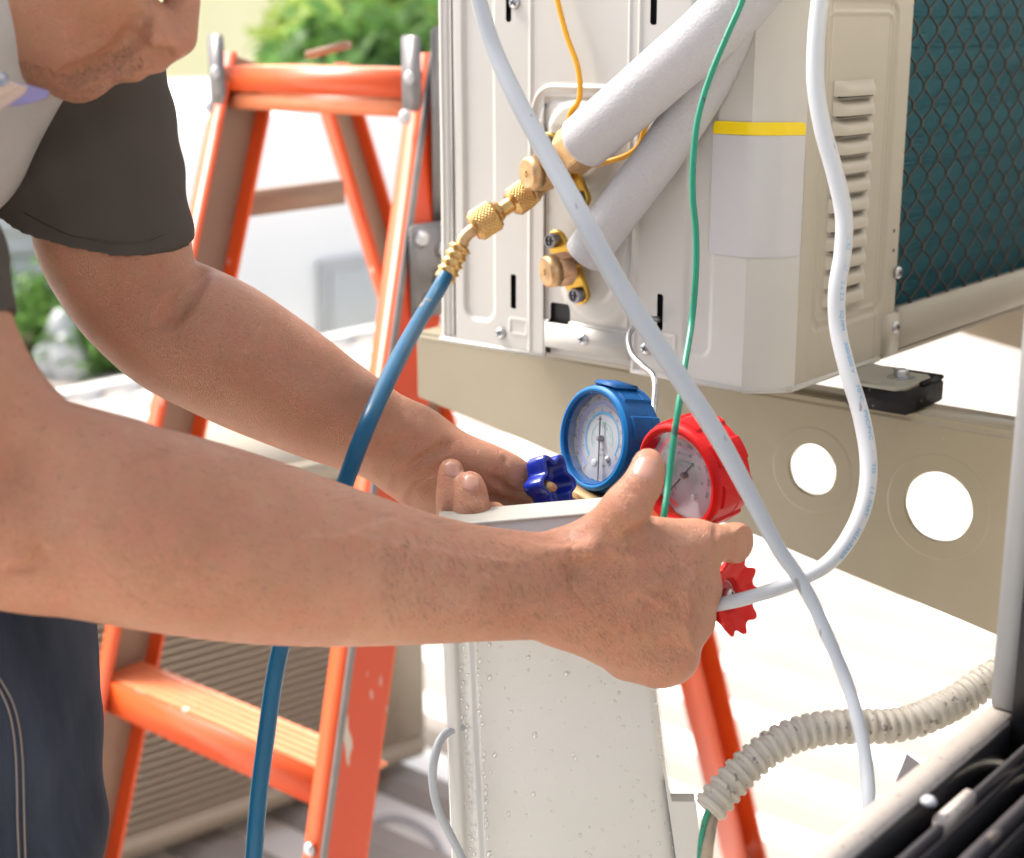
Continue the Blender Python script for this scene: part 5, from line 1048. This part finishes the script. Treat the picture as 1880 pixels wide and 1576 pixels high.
# middle, ring, little: knuckle, down behind the block, tips
fN.chain([(1278, 1078, .946, 44), (1290, 1082, .962, 36), (1284, 1082, .985, 32), (1262, 1072, 1.012, 28), (1225, 1062, 1.022, 25)], K)
fN.chain([(1262, 1142, .952, 42), (1278, 1138, .966, 35), (1268, 1132, .990, 31), (1240, 1118, 1.012, 27), (1205, 1105, 1.020, 24)], K)
fN.chain([(1235, 1203, .962, 42), (1246, 1195, .975, 32), (1235, 1180, .995, 28), (1210, 1160, 1.012, 24), (1180, 1145, 1.018, 22)], K)
def crease(F_, tree, pts, r, k=.0022, lift=.0): 
    q = surf_line(tree, pts, 5, lift)
    for a, b in zip(q[:-1], q[1:]):
        if np.linalg.norm(a - b) < .03: F_.cone(a, b, r, r, k, None, 's')
for (xa_, ya_, xb__, yb__) in ((1120, 1040, 1262, 1012), (1110, 1070, 1265, 1078), (1110, 1110, 1250, 1136)):
    fN.cone(P(xa_, ya_, .934), P(xb__, yb__, .938), .0025, .0036, .010)
# wrist notch where thumb base meets forearm, tendon of thumb
fN.cone(P(940, 1020, .912), P(1080, 1010, .918), .0022, .003, .012)
t0_ = bvh([fN.mesh()])
for pts, r, k in (([(1154, 899), (1170, 903), (1190, 898), (1212, 903)], .00045, .0016), ([(1158, 891), (1180, 889), (1206, 893)], .0004, .0015), ([(1152, 908), (1178, 911), (1208, 912)], .0004, .0015), ([(1165, 883), (1195, 881)], .0003, .0012),
                  ([(1152, 985), (1178, 972), (1206, 950)], .0008, .005), ([(1316, 966), (1313, 985), (1316, 1020)], .0005, .003), ([(1345, 962), (1350, 990), (1346, 1024)], .0005, .002), ([(1338, 962), (1342, 990), (1338, 1024)], .0004, .0018),
                  
                  ([(1050, 1000), (1046, 1050), (1056, 1110)], .0002, .0025),
                  ([(20, 1050), (60, 1040), (90, 1000)], .0006, .004)): crease(fN, t0_, pts, r, k)
for pts, r in (([(1090, 1118), (1130, 1095), (1170, 1082), (1215, 1068), (1245, 1045)], .0015), ([(1170, 1082), (1205, 1100), (1235, 1118)], .0013), ([(1110, 1150), (1160, 1130), (1200, 1108)], .0012), ([(520, 1000), (640, 985), (760, 1010), (880, 1030), (960, 1040)], .0016), ([(640, 985), (720, 960), (800, 985)], .0013), ([(1080, 1020), (1130, 1015), (1190, 1022)], .0014)):
    q = surf_line(t0_, pts, 4, -.0009)
    for a, b in zip(q[:-1], q[1:]):
        if np.linalg.norm(a - b) < .05: fN.cone(a, b, r, r, .003)
vN, qN = fN.mesh(); del fN
# far arm and hand -------------------------------------------------
armF = [(165, 260, 1.0, 110), (192, 350, 1.008, 128), (205, 430, 1.015, 140), (240, 522, 1.02, 124), (288, 578, 1.025, 120), (335, 606, 1.03, 127), (400, 638, 1.035, 128), (468, 676, 1.045, 122), (530, 710, 1.053, 113), (592, 745, 1.062, 102), (680, 790, 1.075, 86), (745, 823, 1.085, 76)]
lo, hi = bb(armF + [(1060, 1040, 1.16, 0), (100, 100, .95, 0)], .06)
fF = Field(lo, hi, .0019)
fF.chain(armF, .012)
fF.chain([(745, 822, 1.085, 76), (800, 850, 1.09, 68), (860, 880, 1.10, 60), (895, 915, 1.108, 42)], .012)
fF.chain([(760, 860, 1.092, 62), (820, 915, 1.10, 66), (880, 950, 1.108, 60)], .012)
fF.chain([(770, 805, 1.082, 48), (830, 838, 1.080, 48), (890, 857, 1.083, 44), (938, 874, 1.09, 38), (955, 884, 1.098, 32), (975, 895, 1.105, 25)], .010)   # thumb mass
fF.chain([(870, 935, 1.095, 36), (925, 925, 1.098, 22), (955, 932, 1.105, 19), (968, 936, 1.11, 16)], .006)
for ch_ in ([(828, 866, 1.050, 24), (829, 890, 1.048, 27), (829, 930, 1.047, 29), (838, 985, 1.055, 28), (870, 1020, 1.075, 30), (915, 985, 1.10, 30)],
            [(863, 892, 1.040, 27), (865, 910, 1.038, 31), (868, 945, 1.037, 34), (880, 1000, 1.045, 31), (915, 1030, 1.07, 32), (950, 985, 1.10, 30)],
            [(908, 943, 1.045, 22), (918, 965, 1.043, 25), (930, 1010, 1.05, 28), (960, 1020, 1.07, 28), (975, 975, 1.10, 28)]): fF.chain(ch_, .0035)
t0_ = bvh([fF.mesh()])
for pts, r, k in (([(722, 900), (735, 872), (765, 850), (800, 828), (830, 812)], .0011, .005), ([(690, 868), (722, 826), (770, 798)], .0008, .006), ([(702, 880), (728, 842), (782, 812)], .0006, .004),
                  ([(927, 842), (925, 868), (930, 894)], .0007, .003), ([(905, 880), (940, 905), (985, 915)], .0018, .004), ([(880, 905), (930, 925), (975, 928)], .0016, .004), ([(790, 880), (760, 905), (745, 930)], .0010, .006),
                  ([(306, 590), (330, 560), (358, 520), (380, 488)], .0012, .010), ([(830, 890), (806, 892)], .0003, .001), ([(846, 912), (888, 914)], .0004, .0012), ([(846, 920), (890, 923)], .0003, .001), ([(808, 900), (842, 903)], .0003, .001)): crease(fF, t0_, pts, r, k)
vF, qF = fF.mesh(); del fF
# head ---------------------------------------------------------------
D = .885
lo, hi = P(-330, 260, D) - .05, P(480, -330, D) + .05
lo, hi = np.minimum(P(-420, 250, D), P(430, -560, D)) - .09, np.maximum(P(-420, 250, D), P(430, -560, D)) + .11
fH = Field(lo, hi, .0022)
fH.cone(P(-60, -190, D + .06), P(70, -230, D + .06), .082, .075, .03)                 # skull
fH.chain([(60, -40, D, 165), (130, -70, D, 160), (210, -110, D + .01, 120)], .03)     # cheek
fH.chain([(-90, 10, D + .01, 95), (10, 55, D + .005, 78), (95, 95, D, 70), (140, 118, D + .005, 68)], .02)    # jaw and chin
fH.chain([(140, 118, D + .02, 62), (200, 100, D + .02, 48)], .012)
fH.chain([(200, 60, D + .01, 68), (238, 78, D + .012, 52)], .012)                     # muzzle
fH.chain([(236, 82, D + .014, 40), (284, 112, D + .016, 22)], .007)                   # upper lip
fH.chain([(292, 117, D + .014, 14), (262, 128, D + .008, 12)], .004)
fH.chain([(205, 110, D + .016, 34), (246, 136, D + .016, 16)], .006)                  # lower lip
fH.chain([(258, 130, D + .014, 11), (222, 140, D + .006, 10)], .004)
fH.chain([(325, -90, D + .02, 34), (338, 0, D + .018, 30), (326, 68, D + .016, 36)], .012)    # nose
fH.chain([(270, 40, D + .002, 40), (285, 68, D + .002, 34), (312, 80, D + .006, 28)], .008)   # near nostril wing
fH.chain([(250, -140, D + .05, 90), (320, -210, D + .05, 60)], .03)                   # brow
t0_ = bvh([fH.mesh()])
for pts, r, k in (([(258, 52), (236, 78), (212, 104), (180, 124), (140, 142), (110, 150)], .0012, .009), ([(290, 131), (262, 129), (230, 127), (210, 128)], .0006, .002), ([(300, 100), (310, 104)], .003, .003), ([(268, 88), (280, 97), (296, 100)], .0006, .003), ([(258, 84), (248, 62), (256, 38), (275, 25)], .0008, .006)): crease(fH, t0_, pts, r, k)
fH.cone(P(-110, 30, D + .05), P(-330, 120, D + .05), .058, .062, .02)                 # neck
vH, qH = fH.mesh(); del fH
# hidden torso core under the shirt so the body is one figure
sN, sF, nk_ = P(-300, 220, .84), P(-60, 60, 1.02), P(-330, 120, D + .05)
hip = P(-480, 1150, 1.0)
q = np.array([sN, sF, nk_, hip]); fT = Field(q.min(0) - .17, q.max(0) + .17, .008)
mid = P(-420, 260, 1.0); fT.cone(sN, mid, .035, .05, .01); fT.cone(mid, sF, .05, .035, .01); fT.cone(sF, P(165, 260, 1.0), .035, .030, .01); fT.cone(sN, P(-190, 380, .79), .035, .035, .01); fT.cone(nk_, mid, .055, .07, .02); fT.cone(mid, hip, .08, .10, .02)
vT, qT = fT.mesh(); del fT
body_parts = [(vN, qN), (vF, qF), (vH, qH), (vT, qT)]
body = link('body', np_mesh('body', body_parts), M['skin'], person)
sm_ = body.modifiers.new('smooth', 'SMOOTH'); sm_.factor = .5; sm_.iterations = 3
tN, tF, tH = bvh([(vN, qN)]), bvh([(vF, qF)]), bvh([(vH, qH)])

# nails: thin curved plates seated on the finger ends
def nail(tree, x, y, w_, h_, tilt, lab=None, lift=.0004):
    p, n = hit(tree, x, y); 
    if p is None: return
    n = unit(n); d = unit(ray(x, y)); n = -n if n @ d > 0 else n; a = math.radians(tilt); up = U3 * math.cos(a) + R3 * math.sin(a); up = unit(up - n * (up @ n)); rt = np.cross(up, n)
    pts = []; N1, N2 = 14, 12
    for i in range(N1 + 1):
        for j in range(N2 + 1):
            u = -1 + 2 * i / N1; v = -1 + 2 * j / N2; uu = u * math.sqrt(1 - .5 * v * v * (.95 if v < 0 else .7)); vv = v * math.sqrt(1 - .5 * u * u * .95)
            q = p + rt * uu * w_ + up * vv * h_; h = tree.ray_cast(Vector(q + n * .01), Vector(-n)); z = (np.array(h[0]) if h[0] is not None else q); edge = max(abs(u), abs(v))
            pts.append(z + n * (lift * (1 - .9 * edge ** 6) - (.0006 if edge > .99 else 0)))
    me = pyd('nail', pts, [(i * (N2 + 1) + j, (i + 1) * (N2 + 1) + j, (i + 1) * (N2 + 1) + j + 1, i * (N2 + 1) + j + 1) for i in range(N1) for j in range(N2)])
    link('nail', me, M['nail'], person)
nail(tN, 1184, 858, .0080, .0090, 6); nail(tF, 831, 861, .0060, .0066, 10); nail(tF, 866, 886, .0063, .0074, 8)

# hairs
def hairs(name, verts, tree, region, n, ln, rad, dirpx, seed, lean=.35, shape_m='hair', dark=None):
    r = np.random.default_rng(seed); ms = MB(); k = 0; tries = 0
    while k < n and tries < n * 8:
        tries += 1; x, y = region(r); p, nn = hit(tree, x, y)
        if p is None: continue
        if nn @ (p - C3) > 0: nn = -nn
        dx, dy = dirpx; t = unit(P(x + dx, y + dy, 1) - P(x, y, 1)); t = t + r.normal(0, .25, 3); t = unit(t - nn * (t @ nn)); L = ln * r.uniform(.5, 1.2)
        q1 = p + t * L * .5 + nn * L * lean * .6; q2 = p + t * L + nn * L * lean; s = unit(np.cross(t, nn)) * rad; ms.add([p - s, p + s, q1 + s * .8, q1 - s * .8, q2, p + nn * rad * 1.6, q1 + nn * rad], [(0, 1, 2, 3), (3, 2, 4), (1, 5, 6, 2), (5, 0, 3, 6), (2, 6, 4), (6, 3, 4)]); k += 1
    return ms.build(name, M[shape_m], person, kind='stuff')
def inpoly(poly):
    xs, ys = [p[0] for p in poly], [p[1] for p in poly]
    def f(r):
        while True:
            x, y = r.uniform(min(xs), max(xs)), r.uniform(min(ys), max(ys)); c = False; j = len(poly) - 1
            for i in range(len(poly)):
                if (poly[i][1] > y) != (poly[j][1] > y) and x < (poly[j][0] - poly[i][0]) * (y - poly[i][1]) / (poly[j][1] - poly[i][1]) + poly[i][0]: c = not c
                j = i
            if c: return x, y
    return f
hairs('hand_hair', None, tN, inpoly([(1050, 1000), (1250, 980), (1310, 1060), (1290, 1150), (1240, 1240), (1120, 1220), (1000, 1160), (700, 1150), (700, 980), (1000, 990)]), 1300, .0048, .00006, (10, 22), 3, .15)
hairs('forearm_hair', None, tN, inpoly([(560, 870), (1060, 985), (1090, 960), (1040, 1000), (700, 960), (560, 900)]), 160, .009, .00004, (30, 8), 4, .5)
hairs('elbow_hair', None, tN, inpoly([(120, 760), (560, 880), (560, 1150), (200, 1100)]), 220, .007, .00004, (30, 8), 14, .4)
hairs('stubble', None, tH, inpoly([(-10, 95), (40, 110), (120, 135), (190, 95), (235, 85), (262, 110), (262, 128), (215, 160), (150, 192), (80, 175), (-10, 130)]), 1700, .0019, .00005, (8, 14), 5, .6)
# hair cap and ear (above the frame)
hc_ = MB(); bm = bmesh.new(); bmesh.ops.create_uvsphere(bm, u_segments=32, v_segments=20, radius=1); me = bpy.data.meshes.new('hair')
cH = P(-30, -260, D + .06)
for v in bm.verts: v.co = Vector(cH) + Vector(np.array(v.co[:]) @ np.stack([R3 * .092, F3 * .085, U3 * .075]))
bm.to_mesh(me); bm.free(); link('hair', me, M['hair'], person)
link('ear', tube_mesh('ear', [P(-90, -80, .862), P(-110, -110, .855), P(-100, -150, .855), P(-70, -140, .86)], [.009, .008, .008, .005]), M['skin'], person)

# clothes ------------------------------------------------------------
def cloth(name, build, lo, hi, h, m, fold=None, cut=None):
    F_ = Field(lo, hi, h); build(F_)
    if fold is not None:
        ax = [((np.arange(F_.n[i]) * h) + F_.lo[i]) for i in range(3)]; X, Y, Z = np.meshgrid(*ax, indexing='ij', sparse=True); F_.g += fold(X, Y, Z).astype(np.float32)
    if cut is not None: F_.plane(*cut)
    v, q = F_.mesh(); o = link(name, np_mesh(name, [(v, q)]), m, person); s = o.modifiers.new('s', 'SMOOTH'); s.iterations = 3; return o, v, q
# far sleeve with hem plane
slF = [(110, 20, .985, 150), (150, 140, .985, 157), (165, 260, .995, 160), (182, 360, 1.01, 159), (195, 440, 1.018, 160), (205, 540, 1.03, 160)]
hA, hB, hC = P(210, 474, 1.018 - .055), P(8, 372, 1.02), P(338, 432, 1.03)
hn = unit(np.cross(hB - hA, hC - hA)); hn = hn if hn @ (P(205, 700, 1.03) - P(180, 300, 1.0)) > 0 else -hn
def bF(F_):
    F_.chain(slF, .012); F_.chain([(40, 300, 1.0, 80), (75, 390, 1.01, 78), (90, 460, 1.01, 78)], .03)
    # hollow it
    inner = [(x, y, d, r - 7) for x, y, d, r in slF]
def foldF(X, Y, Z):
    a = X * R3[0] + Y * R3[1]; return .0019 * np.sin(a * 46 + Z * 72 + 1.2 * np.sin(a * 22)) * np.clip(.4 + 3 * (Z - 1.27), .25, 1) + .0009 * np.sin(Z * 160 - a * 70) + .0006 * np.sin(a * 210 + Z * 50)
lo, hi = bb(slF, .075); slo, slv, slq = cloth('sleeve', bF, lo, hi, .0026, M['shirt'], foldF, (hA, hn))
hl = [hA, hB, hC]
tS = bvh([(slv, slq)])
hemp = surf_line(tS, [(45, 392), (80, 412), (130, 434), (210, 449), (270, 445), (318, 424)], 6, .0002)
if len(hemp) > 4: link('hem_stitch', tube_mesh('hem_stitch', hemp[::2], .0005, n=8, sub=3), M['shirt'], slo)
# near sleeve
slN = [(-280, 120, .82, 175), (-220, 300, .80, 172), (-175, 440, .79, 172), (-150, 560, .79, 170), (-140, 650, .79, 170)]
n_ = unit(P(-140, 760, .79) - P(-160, 400, .79) + R3 * .03)
def bN(F_): F_.chain(slN, .012)
lo, hi = bb(slN, .075); cloth('sleeve', bN, lo, hi, .0032, M['shirt'], foldF, (P(12, 575, .79), n_))
# shirt front and back (torso)
def bT(F_):
    F_.cone(P(-197, -58, .93), P(-600, 330, .93), .133, .15, .04); F_.cone(P(-600, 330, .93), hip, .15, .15, .04)
    F_.cone(P(-212, -40, .95), P(-300, 150, .86), .12, .09, .04)
q = np.array([P(-212, -40, 1.0), P(-480, 420, .98), hip, P(-300, 150, .86)])
def foldT(X, Y, Z): a = X * R3[0] + Y * R3[1]; return .0035 * np.sin(a * 46 + Z * 34) + .0018 * np.sin(a * 95 - Z * 40)
cloth('shirt_body', bT, q.min(0) - .2, q.max(0) + .2, .0045, M['shirtw'], foldT)
# collar pieces
col = [P(-90, 120, .90), P(-20, 160, .905), P(30, 178, .915), P(52, 160, .93), P(46, 130, .95)]
def cloth_plate(name, pts, th, m):
    bm = bmesh.new(); f = bm.faces.new([bm.verts.new(Vector(P(*p))) for p in pts]); e = bmesh.ops.extrude_face_region(bm, geom=[f]); bmesh.ops.translate(bm, verts=[v for v in e['geom'] if isinstance(v, bmesh.types.BMVert)], vec=Vector(F3 * th)); bmesh.ops.recalc_face_normals(bm, faces=bm.faces)
    bmesh.ops.bevel(bm, geom=[e_ for e_ in bm.edges], offset=.0006, segments=2, affect='EDGES'); me = bpy.data.meshes.new(name); bm.to_mesh(me); bm.free(); return link(name, me, m, person, False)
cloth_plate('collar', [(-60, 120, .79), (-20, 128, .79), (0, 134, .79), (14, 150, .792), (34, 157, .796), (50, 158, .80), (42, 172, .80), (24, 186, .798), (8, 198, .796), (-8, 206, .795), (-60, 214, .79)], .004, M['collar'])
cloth_plate('inner_collar', [(8, 150, .812), (52, 156, .815), (90, 168, .825), (84, 180, .825), (56, 190, .82), (28, 195, .815), (10, 196, .812)], .003, M['shirtp'])
bp_ = P(5, 146, .7895); MB().lathe(bp_, bp_ - F3 * .002 + U3 * 0, [(0, .0036), (.0010, .0036), (.0014, .0026), (.0008, .0008)], 24).build('button', M['dsteel'], person, auto=.6)
# jeans: near leg seen, far leg behind
def leg(F_, dx, dy):
    o = F3 * dy + R3 * dx; a = P(-150, 1060, 1.0) + o; b = P(-128, 1330, 1.0) + o; c = P(-140, 1576, 1.0) + o; d = np.array([c[0], c[1], .55]) + R3 * .03; e = np.array([c[0], c[1], .12]) - R3 * .02
    F_.cone(a, b, .108, .103, .03); F_.cone(b, c, .103, .104, .03); F_.cone(c, d, .104, .075, .03); F_.cone(d, e, .075, .06, .02); return e
ends = []
def bJ(F_): ends.append(leg(F_, 0, 0)); ends.append(leg(F_, -.16, -.12)); F_.cone(P(-330, 1100, 1.0), P(-200, 1080, 1.0), .14, .11, .04)
def foldJ(X, Y, Z):
    a = X * R3[0] + Y * R3[1]; q = a * 60 - Z * 26; return .0042 * (1 - 2 * np.abs(np.sin(q * .8 + 1.4 * np.sin(Z * 12)))) * np.clip(1.5 - np.abs(Z - .93) * 6, 0.2, 1) + .0018 * np.sin(a * 120 - Z * 70 + 2 * np.sin(Z * 19))
q = np.array([P(-330, 1000, 1.0), P(-118, 1576, 1.0), P(-118, 1576, 1.0) * (1, 1, 0) + (0, 0, .06), P(-330, 1000, 1.0) - R3 * .2 - F3 * .14]); 
jo, vj, qj = cloth('jeans', bJ, q.min(0) - .2, q.max(0) + .2, .0045, M['denim'], foldJ)
tJ = bvh([(vj, qj)])
for off in (0, 12):
    sp = []
    for x, y in [(-14, 1232), (2, 1252), (22, 1290), (34, 1335), (40, 1390), (42, 1450), (43, 1510), (46, 1590)]:
        p, n = hit(tJ, x - off, y); 
        if p is not None: sp.append(p + (n if n @ (C3 - p) > 0 else -n) * .0006)
    if len(sp) > 3: link('seam', tube_mesh('seam', sp, .0007, n=8), M['thread'], person)
for e in ends[:2]:
    s = MB(); pts = [(e[0], e[1]), ]; k = (R3 * .8 - F3 * .2)
    link('shoe', tube_mesh('shoe', [np.array([e[0], e[1], .09]) - k * .05, np.array([e[0], e[1], .075]), np.array([e[0], e[1], .055]) + k * .08, np.array([e[0], e[1], .040]) + k * .19], [.045, .05, .045, .034], n=20), M['rubber'], person)
